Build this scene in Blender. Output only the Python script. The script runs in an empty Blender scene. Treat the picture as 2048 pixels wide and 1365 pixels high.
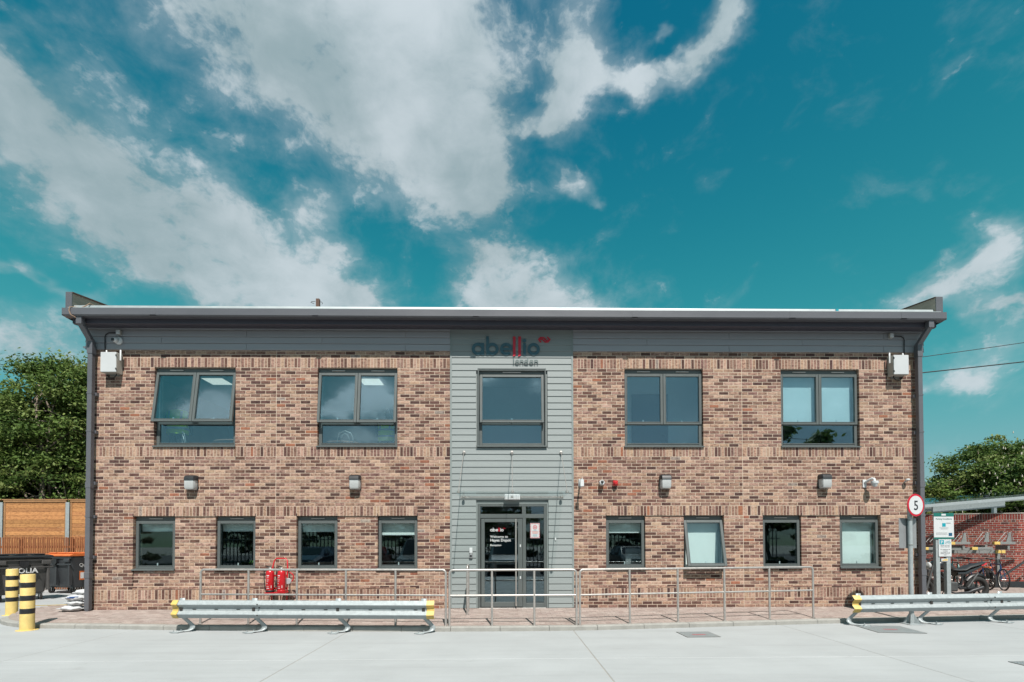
import bpy, math, random
import numpy as np
from mathutils import Vector, Matrix

R = math.radians
sc = bpy.context.scene
COL = sc.collection
rnd = random.Random(7)

# ------------------------------------------------------------------ camera
cam_d = bpy.data.cameras.new('camera')
cam = bpy.data.objects.new('camera', cam_d); COL.objects.link(cam); sc.camera = cam
cam_d.sensor_width = 36.0
cam_d.lens = 36.0 * 1012 / 2048
cam_d.shift_y = 0.1873
cam_d.clip_end = 3000
cam.location = (0, -11.5, 1.66)
cam.rotation_euler = (Matrix.Rotation(-R(.94), 3, 'Z') @ Matrix.Rotation(R(91.13), 3, 'X') @ Matrix.Rotation(-R(.14), 3, 'Z')).to_euler()

# ------------------------------------------------------------------ sun and exposure
SUN_DIR = Vector((-0.19, 1.0, -1.45)).normalized()
sl = bpy.data.lights.new('sun', 'SUN'); sl.energy = 5.0; sl.angle = R(.53); sl.color = (1.0, .95, .89)
sun = bpy.data.objects.new('sun', sl); COL.objects.link(sun)
sun.rotation_euler = SUN_DIR.to_track_quat('-Z', 'Y').to_euler(); sun.location = (3, -20, 30)
vs = sc.view_settings
vs.view_transform = 'Standard'; vs.look = 'None'; vs.gamma = 1; vs.use_curve_mapping = False
vs.exposure = 0.51

# ------------------------------------------------------------------ sky
world = bpy.data.worlds.new('World'); sc.world = world; world.use_nodes = True
def build_sky():
    nt = world.node_tree; N = nt.nodes; L = nt.links
    bg = N['Background']; bg.inputs[1].default_value = 0.075
    def lk(a, b): L.new(a, b)
    def M(op, a, b=None, c=None, clamp=False):
        n = N.new('ShaderNodeMath'); n.operation = op; n.use_clamp = clamp
        for i, v in enumerate((a, b, c)):
            if v is None: continue
            if isinstance(v, (int, float)): n.inputs[i].default_value = v
            else: lk(v, n.inputs[i])
        return n.outputs[0]
    def V(op, a, b=None, out=0):
        n = N.new('ShaderNodeVectorMath'); n.operation = op
        for i, v in enumerate((a, b)):
            if v is None: continue
            if op == 'SCALE' and i == 1:
                if isinstance(v, (int, float)): n.inputs[3].default_value = v
                else: lk(v, n.inputs[3])
            elif isinstance(v, (tuple, list, Vector)): n.inputs[i].default_value = v
            else: lk(v, n.inputs[i])
        return n.outputs[out]
    def smooth(x, a, b):
        n = N.new('ShaderNodeMapRange'); n.interpolation_type = 'SMOOTHSTEP'
        lk(x, n.inputs[0]); n.inputs[1].default_value = a; n.inputs[2].default_value = b
        return n.outputs[0]
    sky = N.new('ShaderNodeTexSky'); sky.sky_type = 'NISHITA'; sky.sun_disc = False
    sky.sun_elevation = R(55); sky.sun_rotation = R(169.2)
    # the photograph's sky is a deep teal: shift the clear-sky blue towards it, channel by channel (values at strength 0.1)
    sp = N.new('ShaderNodeSeparateColor'); lk(sky.outputs[0], sp.inputs[0])
    r0, g0, b0 = sp.outputs
    def soft(x, c): return M('DIVIDE', x, M('SQRT', M('ADD', 1.0, M('POWER', M('DIVIDE', x, c), 2.0))))
    rr = M('MAXIMUM', M('SUBTRACT', soft(M('MULTIPLY', M('POWER', M('MULTIPLY', r0, .1), 2.0), 22.0), 3.9), .12), .01)
    gg = soft(M('MULTIPLY', M('POWER', M('MAXIMUM', M('SUBTRACT', g0, .85), .05), .875), 2.55), 4.9)
    bb = soft(M('MULTIPLY', b0, 1.0), 7.4)
    cc = N.new('ShaderNodeCombineColor'); lk(rr, cc.inputs[0]); lk(gg, cc.inputs[1]); lk(bb, cc.inputs[2])
    tc = N.new('ShaderNodeTexCoord'); d = V('NORMALIZE', tc.outputs['Generated'])
    def noise(vec, scale, detail, rough, dist=0.0, out=0):
        n = N.new('ShaderNodeTexNoise'); lk(vec, n.inputs['Vector']); n.inputs['Scale'].default_value = scale
        n.inputs['Detail'].default_value = detail; n.inputs['Roughness'].default_value = rough
        n.inputs['Distortion'].default_value = dist
        return n.outputs[out]
    # clouds lie in a layer overhead: look the noise up on that layer
    sx = N.new('ShaderNodeSeparateXYZ'); lk(d, sx.inputs[0])
    zz = M('ADD', M('MAXIMUM', sx.outputs[2], 0.0), .22)
    puff = V('MULTIPLY', d, (1.0, 1.0, 1.45))
    warp = V('SUBTRACT', noise(puff, 5.0, 2, .55, out=1), (.5, .5, .5))
    warp2 = V('SUBTRACT', noise(puff, 17.0, 3, .62, out=1), (.5, .5, .5))
    dd = V('NORMALIZE', V('ADD', V('ADD', d, V('SCALE', warp, .075)), V('SCALE', warp2, .05)))
    # banks of cloud: azimuth, elevation, half width, half height, tilt (degrees), weight
    banks = [(-21.5,42.0,11,5.5,-8,.95),(-12,44.5,7,4.5,0,.8),(-6.5,45.5,4.4,4.2,6,.85),(-3.6,38.8,3.4,3.6,-14,.85),(-12,38.5,7,4,-10,.6),(-5.0,34.6,4.6,1.9,4,.8),(-1.2,36.2,1.8,1.6,0,.8),
     (-38.0,29.6,8.0,3.3,-24,1.15),(-44.5,31.8,3.0,1.7,-11,1.0),(-33,25.5,8,2.8,-18,.95),(-27.5,28.0,6.0,2.9,-16,.95),(-21.5,31.9,2.2,1.5,21,.85),
     (-19.5,29.0,2.0,1.5,-9,.85),(-23.5,25.6,7.0,2.4,-5,.8),(-17.0,25.2,2.9,1.2,8,1.25),(7.0,41.6,1.7,2.8,14,1.25),(9.8,43.4,1.9,1.5,30,1.2),
     (4.3,40.3,2.0,1.1,14,.7),(14.2,42.1,2.6,.9,-14,.95),(18.6,41.8,2.4,.75,-2,.95),(23.2,42.6,2.4,1.1,36,1.1),(25.5,44.4,1.7,1.2,40,.9),
     (19.0,44.1,.8,.5,-13,.7),(7.9,35.6,1.4,.8,-4,.85),(10.3,34.4,.8,.4,0,.6),(2.0,27.9,5.4,2.3,-8,1.05),(3.5,25.6,7,1.7,-3,1.1),(-2.4,30.2,3,.8,0,.6),
     (41.8,20.8,3.3,1.5,4,1.25),(45.3,22.2,1.2,1.4,-20,.9),(45.6,18.2,2.2,.7,-11,1.0),(43.6,13.6,1.5,.8,-13,1.05),(40.6,13.5,.8,.5,-11,.9),
     (45.1,15.7,3.6,1.3,10,.5),(-42.0,16.2,5.5,2.6,1,.75),(-42.9,21.4,3.4,.5,-10,.6),(10.0,46.9,2.0,1.8,25,.55),(-26,46,6,3,-20,.55),
     # the sky goes on in the same way to the sides, overhead and behind the photographer
     (-75,38,16,7,-15,1.0),(-110,55,18,8,20,1.0),(-148,28.6,2.4,1.7,10,1.35),(-144.4,27.9,1.3,.8,0,.9),(-135,42,9,4,0,1.0),(-161.2,27.6,2.6,1.3,-30,1.2),(-165.4,29,2.8,2.2,0,1.4),(-164,11.4,4,1.2,5,1.1),(-177.4,28.2,1.4,1.2,20,1.25),(175.6,27.5,1.0,1.2,0,.8),(176,38,8,3,10,.9),(150,50,12,5,-20,.9),(120,30,14,5,8,1.0),
     (75,30,7,3,-10,.9),(90,62,12,6,30,.9),(-40,72,16,8,40,.9),(-170,68,10,6,0,.8),(-128,18,12,3,0,.9),(-88,16,10,2.5,5,.8),(140,16,12,2.5,-5,.9),(162,42,8,3,15,.8)]
    total = None
    for az, el, a, b, t, w in banks:
        az, el, t = R(az), R(el), R(t)
        c = Vector((math.sin(az)*math.cos(el), math.cos(az)*math.cos(el), math.sin(el)))
        e = Vector((math.cos(az), -math.sin(az), 0)); n = e.cross(c); n = n if n.z > 0 else -n
        u = (e*math.cos(t) + n*math.sin(t)) / math.tan(R(a)); v = (n*math.cos(t) - e*math.sin(t)) / math.tan(R(b))
        wv = M('MAXIMUM', V('DOT_PRODUCT', dd, c, 1), .02)
        s1 = M('DIVIDE', V('DOT_PRODUCT', dd, u, 1), wv); s2 = M('DIVIDE', V('DOT_PRODUCT', dd, v, 1), wv)
        r2 = M('ADD', M('MULTIPLY', s1, s1), M('MULTIPLY', s2, s2))
        f = M('MULTIPLY', M('POWER', 2.718, M('MULTIPLY', r2, -.8)), w)
        total = f if total is None else M('ADD', total, f)
    total = M('MINIMUM', total, 1.35)
    fb = noise(V('ADD', puff, V('SCALE', warp, .12)), 11.0, 6, .60, 0)
    fb2 = noise(V('ADD', puff, (3.1, 7.7, 1.3)), 4.2, 3, .5)
    fb3 = noise(V('ADD', puff, V('SCALE', warp2, .05)), 34.0, 4, .62, 0)
    detail = M('ADD', M('MULTIPLY', M('SUBTRACT', fb, .5), 2.1), M('MULTIPLY', M('SUBTRACT', fb3, .5), 1.3))
    dens = M('ADD', total, detail)
    veil = M('MULTIPLY', smooth(M('ADD', total, M('MULTIPLY', M('SUBTRACT', fb, .5), 1.6)), .0, .95), .42)
    alpha = M('MAXIMUM', M('MULTIPLY', smooth(dens, .25, 1.20), .93), veil)
    shade = smooth(M('ADD', M('MULTIPLY', fb2, 1.0), M('MULTIPLY', fb, .55)), .52, 1.02)
    mc = N.new('ShaderNodeMix'); mc.data_type = 'RGBA'; lk(shade, mc.inputs[0])
    mc.inputs[6].default_value = (3.0, 3.95, 4.25, 1); mc.inputs[7].default_value = (5.7, 6.4, 6.8, 1)
    # clouds on the sun's side glow: light is scattered forward through them
    fw = M('MAXIMUM', V('DOT_PRODUCT', d, tuple(-SUN_DIR), 1), 0.0)
    glow = V('SCALE', mc.outputs[2], M('ADD', M('MULTIPLY', M('MULTIPLY', fw, fw), 1.6), 1.0))
    mx = N.new('ShaderNodeMix'); mx.data_type = 'RGBA'; lk(alpha, mx.inputs[0]); lk(cc.outputs[0], mx.inputs[6]); lk(glow, mx.inputs[7])
    lk(mx.outputs[2], bg.inputs[0])
build_sky()
try:
    world.cycles.sampling_method = 'MANUAL'; world.cycles.sample_map_resolution = 512
except Exception: pass
sc.cycles.max_bounces = 8; sc.cycles.diffuse_bounces = 3; sc.cycles.glossy_bounces = 4; sc.cycles.transparent_max_bounces = 24
sc.cycles.caustics_reflective = False; sc.cycles.caustics_refractive = False

# ------------------------------------------------------------------ materials
def lin(r, g, b):
    f = lambda c: (c/255/12.92 if c <= 10 else ((c/255+.055)/1.055)**2.4)
    return (f(r), f(g), f(b))
MATS = {}
K = .70      # the colours below are for exposure 0; the picture is exposed half a stop up
def mat(name, col, rough=.6, metal=0., var=.0, vscale=6., bump=0., bscale=60., spec=.5, coat=0., stretch=None, trans=0.):
    """procedural material: base colour with noise variation and fine relief"""
    col = [c*K for c in col]
    m = bpy.data.materials.new(name); m.use_nodes = True
    nt = m.node_tree; N = nt.nodes; L = nt.links; p = N['Principled BSDF']
    p.inputs['Roughness'].default_value = rough; p.inputs['Metallic'].default_value = metal
    p.inputs['Specular IOR Level'].default_value = spec
    if coat: p.inputs['Coat Weight'].default_value = coat
    g = N.new('ShaderNodeNewGeometry'); vec = g.outputs['Position']
    if stretch:
        mp = N.new('ShaderNodeMapping'); mp.inputs['Scale'].default_value = stretch; L.new(vec, mp.inputs[0]); vec = mp.outputs[0]
    n = N.new('ShaderNodeTexNoise'); n.inputs['Scale'].default_value = vscale; n.inputs['Detail'].default_value = 6; n.inputs['Roughness'].default_value = .65
    L.new(vec, n.inputs['Vector'])
    r = N.new('ShaderNodeMapRange'); L.new(n.outputs[0], r.inputs[0])
    r.inputs[1].default_value = .3; r.inputs[2].default_value = .7; r.inputs[3].default_value = 1-var; r.inputs[4].default_value = 1+var*.7
    v = N.new('ShaderNodeVectorMath'); v.operation = 'SCALE'; v.inputs[0].default_value = col[:3]; L.new(r.outputs[0], v.inputs[3])
    L.new(v.outputs[0], p.inputs['Base Color'])
    rr = N.new('ShaderNodeMapRange'); L.new(n.outputs[0], rr.inputs[0]); rr.inputs[3].default_value = max(.02, rough-.12*(var > 0)); rr.inputs[4].default_value = min(1, rough+.12*(var > 0))
    L.new(rr.outputs[0], p.inputs['Roughness'])
    if bump:
        n2 = N.new('ShaderNodeTexNoise'); n2.inputs['Scale'].default_value = bscale; n2.inputs['Detail'].default_value = 4; L.new(vec, n2.inputs['Vector'])
        b = N.new('ShaderNodeBump'); b.inputs['Strength'].default_value = bump; b.inputs['Distance'].default_value = .01
        L.new(n2.outputs[0], b.inputs['Height']); L.new(b.outputs[0], p.inputs['Normal'])
    MATS[name] = m
    return m
def attr_mat(name, rough=.85, smudge=.55, scale=14., bump=.35, spec=.3):
    """pieces that each carry their own colour in 'Col' (alpha = how blotchy the piece is)"""
    m = bpy.data.materials.new(name); m.use_nodes = True
    nt = m.node_tree; N = nt.nodes; L = nt.links; p = N['Principled BSDF']
    p.inputs['Roughness'].default_value = rough; p.inputs['Specular IOR Level'].default_value = spec
    a = N.new('ShaderNodeAttribute'); a.attribute_name = 'Col'
    g = N.new('ShaderNodeNewGeometry')
    mp = N.new('ShaderNodeMapping'); mp.inputs['Scale'].default_value = (1, 1, 1.9); L.new(g.outputs['Position'], mp.inputs[0])
    n = N.new('ShaderNodeTexNoise'); n.inputs['Scale'].default_value = scale; n.inputs['Detail'].default_value = 7; n.inputs['Roughness'].default_value = .7
    L.new(mp.outputs[0], n.inputs['Vector'])
    r = N.new('ShaderNodeMapRange'); r.interpolation_type = 'SMOOTHSTEP'; L.new(n.outputs[0], r.inputs[0]); r.inputs[1].default_value = .43; r.inputs[2].default_value = .64
    mul = N.new('ShaderNodeMath'); mul.operation = 'MULTIPLY'; L.new(r.outputs[0], mul.inputs[0]); L.new(a.outputs['Alpha'], mul.inputs[1])
    mx = N.new('ShaderNodeMix'); mx.data_type = 'RGBA'; mx.blend_type = 'MULTIPLY'; L.new(mul.outputs[0], mx.inputs[0])
    L.new(a.outputs['Color'], mx.inputs[6]); mx.inputs[7].default_value = (smudge*.72, smudge*.62, smudge*.62, 1)
    n3 = N.new('ShaderNodeTexNoise'); n3.inputs['Scale'].default_value = 90; n3.inputs['Detail'].default_value = 3; L.new(g.outputs['Position'], n3.inputs['Vector'])
    r3 = N.new('ShaderNodeMapRange'); L.new(n3.outputs[0], r3.inputs[0]); r3.inputs[1].default_value = .3; r3.inputs[2].default_value = .7; r3.inputs[3].default_value = .78; r3.inputs[4].default_value = 1.16
    v = N.new('ShaderNodeVectorMath'); v.operation = 'SCALE'; L.new(mx.outputs[2], v.inputs[0]); L.new(r3.outputs[0], v.inputs[3])
    L.new(v.outputs[0], p.inputs['Base Color'])
    b = N.new('ShaderNodeBump'); b.inputs['Strength'].default_value = bump; b.inputs['Distance'].default_value = .006
    L.new(n3.outputs[0], b.inputs['Height']); L.new(b.outputs[0], p.inputs['Normal'])
    return m
def leaf_mat(name):
    m = bpy.data.materials.new(name); m.use_nodes = True
    nt = m.node_tree; N = nt.nodes; L = nt.links; p = N['Principled BSDF']
    p.inputs['Roughness'].default_value = .6; p.inputs['Specular IOR Level'].default_value = .18
    a = N.new('ShaderNodeAttribute'); a.attribute_name = 'Col'; L.new(a.outputs['Color'], p.inputs['Base Color'])
    t = N.new('ShaderNodeBsdfTranslucent'); L.new(a.outputs['Color'], t.inputs[0])
    mx = N.new('ShaderNodeMixShader'); mx.inputs[0].default_value = .3; L.new(p.outputs[0], mx.inputs[1]); L.new(t.outputs[0], mx.inputs[2])
    L.new(mx.outputs[0], N['Material Output'].inputs[0])
    return m
def glass_mat(name, f0=.10, tint=(.93, .965, .96), bump=.02, fmax=1.0):
    """thin pane: mirror part grows towards grazing angles, the rest lets light straight through"""
    m = bpy.data.materials.new(name); m.use_nodes = True
    nt = m.node_tree; N = nt.nodes; L = nt.links; N.remove(N['Principled BSDF'])
    g = N.new('ShaderNodeNewGeometry')
    dp = N.new('ShaderNodeVectorMath'); dp.operation = 'DOT_PRODUCT'; L.new(g.outputs['Normal'], dp.inputs[0]); L.new(g.outputs['Incoming'], dp.inputs[1])
    def M(op, a, b):
        n = N.new('ShaderNodeMath'); n.operation = op
        for i, v in enumerate((a, b)):
            if v is None: continue
            if isinstance(v, (int, float)): n.inputs[i].default_value = v
            else: L.new(v, n.inputs[i])
        return n.outputs[0]
    c = M('ABSOLUTE', dp.outputs['Value'], None)
    f = M('MINIMUM', M('ADD', M('MULTIPLY', M('POWER', M('SUBTRACT', 1.0, c), 5.0), 1-f0), f0), fmax)
    n = N.new('ShaderNodeTexNoise'); n.inputs['Scale'].default_value = .9; n.inputs['Detail'].default_value = 1; L.new(g.outputs['Position'], n.inputs['Vector'])
    b = N.new('ShaderNodeBump'); b.inputs['Strength'].default_value = bump; b.inputs['Distance'].default_value = .01; L.new(n.outputs[0], b.inputs['Height'])
    t = N.new('ShaderNodeBsdfTransparent'); t.inputs[0].default_value = (*tint, 1)
    s = N.new('ShaderNodeBsdfGlossy'); s.inputs['Roughness'].default_value = 0; s.inputs['Color'].default_value = (.74, .93, 1, 1); L.new(b.outputs[0], s.inputs['Normal'])
    mx = N.new('ShaderNodeMixShader'); L.new(f, mx.inputs[0]); L.new(t.outputs[0], mx.inputs[1]); L.new(s.outputs[0], mx.inputs[2])
    L.new(mx.outputs[0], N['Material Output'].inputs[0])
    return m
def emit_mat(name, col, e):
    m = bpy.data.materials.new(name); m.use_nodes = True; p = m.node_tree.nodes['Principled BSDF']
    p.inputs['Base Color'].default_value = (*col, 1); p.inputs['Emission Color'].default_value = (*col, 1); p.inputs['Emission Strength'].default_value = e
    return m
def concrete_mat():
    m = mat('concrete', (.465, .485, .49), .85, var=.07, vscale=.8, bump=.25, bscale=40)
    nt = m.node_tree; N = nt.nodes; L = nt.links; p = N['Principled BSDF']
    base = p.inputs['Base Color'].links[0].from_socket
    g = N.new('ShaderNodeNewGeometry')
    def st(scale, sc3, lo, hi, amt, col):
        nonlocal base
        mp = N.new('ShaderNodeMapping'); mp.inputs['Scale'].default_value = sc3; mp.inputs['Rotation'].default_value = (0, 0, .06); L.new(g.outputs['Position'], mp.inputs[0])
        n = N.new('ShaderNodeTexNoise'); n.inputs['Scale'].default_value = scale; n.inputs['Detail'].default_value = 8; n.inputs['Roughness'].default_value = .7; L.new(mp.outputs[0], n.inputs['Vector'])
        r = N.new('ShaderNodeMapRange'); L.new(n.outputs[0], r.inputs[0]); r.inputs[1].default_value = lo; r.inputs[2].default_value = hi; r.inputs[3].default_value = 0; r.inputs[4].default_value = amt
        x = N.new('ShaderNodeMix'); x.data_type = 'RGBA'; L.new(r.outputs[0], x.inputs[0]); L.new(base, x.inputs[6]); x.inputs[7].default_value = (*col, 1); base = x.outputs[2]
    st(1.0, (.18, 2.2, 1), .48, .75, .42, (.215, .22, .22))      # tyre tracks and brush streaks along the yard
    st(.35, (.4, 1.0, 1), .45, .8, .40, (.24, .245, .245))
    st(2.2, (.5, 1.4, 1), .60, .72, .35, (.20, .20, .19))          # damp patches and scuffs
    st(9., (1, 1, 1), .64, .76, .55, (.18, .17, .155))            # small stains
    st(75., (1, 3, 1), .45, .8, .22, (.18, .18, .18))
    L.new(base, p.inputs['Base Color'])
    return m
M_conc = concrete_mat()
M_asph = mat('asphalt', (.085, .085, .09), .9, var=.2, vscale=3, bump=.4)
M_joint = mat('joint_sealant', (.36, .345, .31), .9, var=.15, vscale=5)
M_kerb = mat('kerb_concrete', (.40, .39, .36), .9, var=.16, vscale=5, bump=.4, bscale=80)
M_sand = mat('paving_sand', (.36, .30, .26), .95, var=.15)
M_paver = attr_mat('block_paving', .9, 1.0, 6, .4)
M_brick = attr_mat('buff_brick', .88, .58, 13, .5)
M_mortar = mat('mortar', (.66, .53, .42), .95, var=.10, vscale=3, bump=.4, bscale=120)
M_red = attr_mat('red_brick', .85, .6, 15, .4)
M_rmort = mat('pale_mortar', (.60, .54, .48), .95, var=.1, vscale=4, bump=.3)
M_clad = mat('cladding_board', (.305, .340, .338), .62, var=.08, vscale=3, bump=.12, bscale=40, stretch=(.25, 1, 6))
M_trim = mat('panel_trim', (.27, .31, .305), .5, var=.04)
M_fascia = mat('fascia_board', (.405, .415, .445), .6, var=.04, vscale=3, bump=.1, stretch=(.25, 1, 6))  # same boards as the cladding, coloured paler to lift the shade under the eaves
M_frame = mat('window_frame', (.125, .142, .14), .42, var=.05, vscale=4)
M_gutter = mat('gutter_steel', (.135, .138, .155), .42, var=.07, vscale=2.5, stretch=(.4, 1, 1))
M_soffit = mat('soffit_steel', (.068, .062, .082), .55, var=.06)
M_silver = mat('roof_flashing', (.50, .55, .56), .5, .4, var=.08, vscale=5)
M_galv = mat('galvanised_steel', (.46, .505, .515), .5, .25, var=.14, vscale=16, bump=.08, bscale=30)
M_galvd = mat('dull_galvanised', (.33, .34, .33), .55, .4, var=.16, vscale=8)
M_ss = mat('stainless_steel', (.64, .60, .565), .42, .65, var=.14, vscale=14)
M_yell = mat('yellow_paint', (.80, .56, .16), .5, var=.16, vscale=7)
M_yellb = mat('bollard_yellow', (.86, .64, .23), .5, var=.14, vscale=9)
M_black = mat('black_band', (.018, .018, .02), .4, var=.1)
M_blackp = mat('black_plastic', (.022, .023, .026), .42, var=.15, vscale=6)
M_white = mat('white_plastic', (.76, .78, .79), .4, var=.03)
M_offw = mat('box_enclosure', (.66, .68, .69), .42, var=.04, vscale=4)
M_beige = mat('box_side', (.50, .48, .43), .5, var=.04)
M_lens = mat('lens_plastic', (.58, .60, .60), .2, var=.05, vscale=20, coat=.5)
M_cable = mat('black_cable', (.015, .015, .017), .5)
M_red_p = mat('red_paint', (.62, .012, .02), .3, var=.05, coat=.3)
M_redl = mat('red_lens', (.6, .01, .015), .12, coat=1.)
M_wprint = mat('white_print', (.8, .8, .8), .5)
M_dprint = mat('dark_print', (.03, .035, .04), .6)
M_teal = mat('teal_letter', (.035, .115, .15), .45, var=.03)
M_lred = mat('letter_red', (.62, .006, .03), .4, var=.03)
M_small = mat('letter_grey', (.14, .19, .19), .45)
M_bin = mat('bin_plastic', (.045, .05, .056), .5, var=.15, vscale=5, bump=.1)
M_binb = mat('bin_faded', (.085, .082, .08), .6, var=.2, vscale=4, bump=.1)
M_orange = mat('orange_lid', (.75, .19, .05), .5, var=.08)
M_rubber = mat('rubber', (.025, .024, .023), .8, var=.2, vscale=12)
M_sack = mat('woven_sack', (.66, .67, .68), .6, var=.12, vscale=10, bump=.4, bscale=30)
M_blue = mat('blue_print', (.05, .12, .35), .6)
M_wood = attr_mat('fence_timber', .8, .6, 9, .5)
M_wood2 = mat('slat_timber', (.33, .115, .04), .8, var=.3, vscale=5, bump=.4, stretch=(3, 3, .5))
M_woodp = mat('post_timber', (.40, .21, .09), .8, var=.2, vscale=5, bump=.3)
M_ply = mat('plywood', (.62, .48, .38), .8, var=.22, vscale=4, bump=.2, stretch=(1, .3, 2))
M_rope = mat('rope', (.38, .26, .18), .9, var=.2)
M_bark = mat('bark', (.36, .29, .23), .95, var=.35, vscale=8, bump=.8, bscale=18, stretch=(3, 3, .7))
M_leaf = leaf_mat('leaf')
M_oldwood = mat('old_timber', (.17, .10, .075), .9, var=.3, vscale=8, bump=.5, stretch=(3, 3, .7))
M_glass = glass_mat('window_glass', .15, (.80, .91, .935))
M_glassl = glass_mat('ground_floor_glass', .07, (.89, .95, .95))
M_glassd = glass_mat('door_glass', .11, (.80, .83, .85))
M_glassc = glass_mat('canopy_glass', .03, (.97, .985, .98), 0, .12)
M_poly = glass_mat('polycarbonate', .06, (.86, .89, .89), 0, .3)
M_inw = mat('plaster_wall', (1.1, 1.14, 1.16), .9, var=.04)
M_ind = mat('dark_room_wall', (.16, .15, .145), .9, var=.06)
M_ceil = mat('ceiling_tile', (.75, .79, .80), .9, var=.03)
M_floor_in = mat('vinyl_floor', (.10, .11, .12), .5, var=.08)
M_door_in = mat('inner_door', (.10, .15, .19), .5)
M_blind = mat('blind_fabric', (.98, 1.0, .97), .9, var=.03, vscale=4, bump=.15, bscale=200)
M_panel = emit_mat('light_panel', (1, .93, .8), .60)
M_tabl = mat('table_laminate', (.50, .27, .19), .4, var=.05)
M_iron = mat('cast_iron', (.055, .05, .045), .75, .3, var=.25, vscale=14, bump=.3)
M_irond = mat('grate_pit_dark', (.01, .01, .01), .9)
M_green = mat('sign_green', (.012, .17, .14), .45)
M_signw = mat('sign_white', (.72, .74, .75), .4, var=.02)
M_cyan = mat('sign_cyan', (.0, .36, .45), .45)
M_navy = mat('sign_navy', (.01, .10, .20), .45)
M_signback = mat('sign_back', (.38, .39, .40), .5, .4, var=.08)
M_bike = mat('bike_teal', (.04, .20, .20), .35, .2)
M_bike2 = mat('bike_blue', (.02, .05, .15), .35, .2)
M_paint = mat('motorcycle_black', (.02, .021, .024), .28, coat=.6, var=.1)
M_seat = mat('seat_vinyl', (.028, .028, .03), .5, var=.1)
M_eng = mat('engine_alloy', (.18, .18, .18), .45, .7, var=.2, vscale=20)
M_hivis = mat('hi_vis_fabric', (1.05, 1.4, .12), .8, var=.06)
M_refl = mat('reflective_tape', (.55, .57, .58), .4, .2)
M_skin = mat('skin', (.20, .11, .075), .6)
M_hair = mat('dark_hair', (.012, .010, .009), .6)
M_navyc = mat('navy_clothes', (.012, .015, .025), .85)
M_ymark = mat('yellow_marking', (.55, .40, .13), .85, var=.25, vscale=9)

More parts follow.
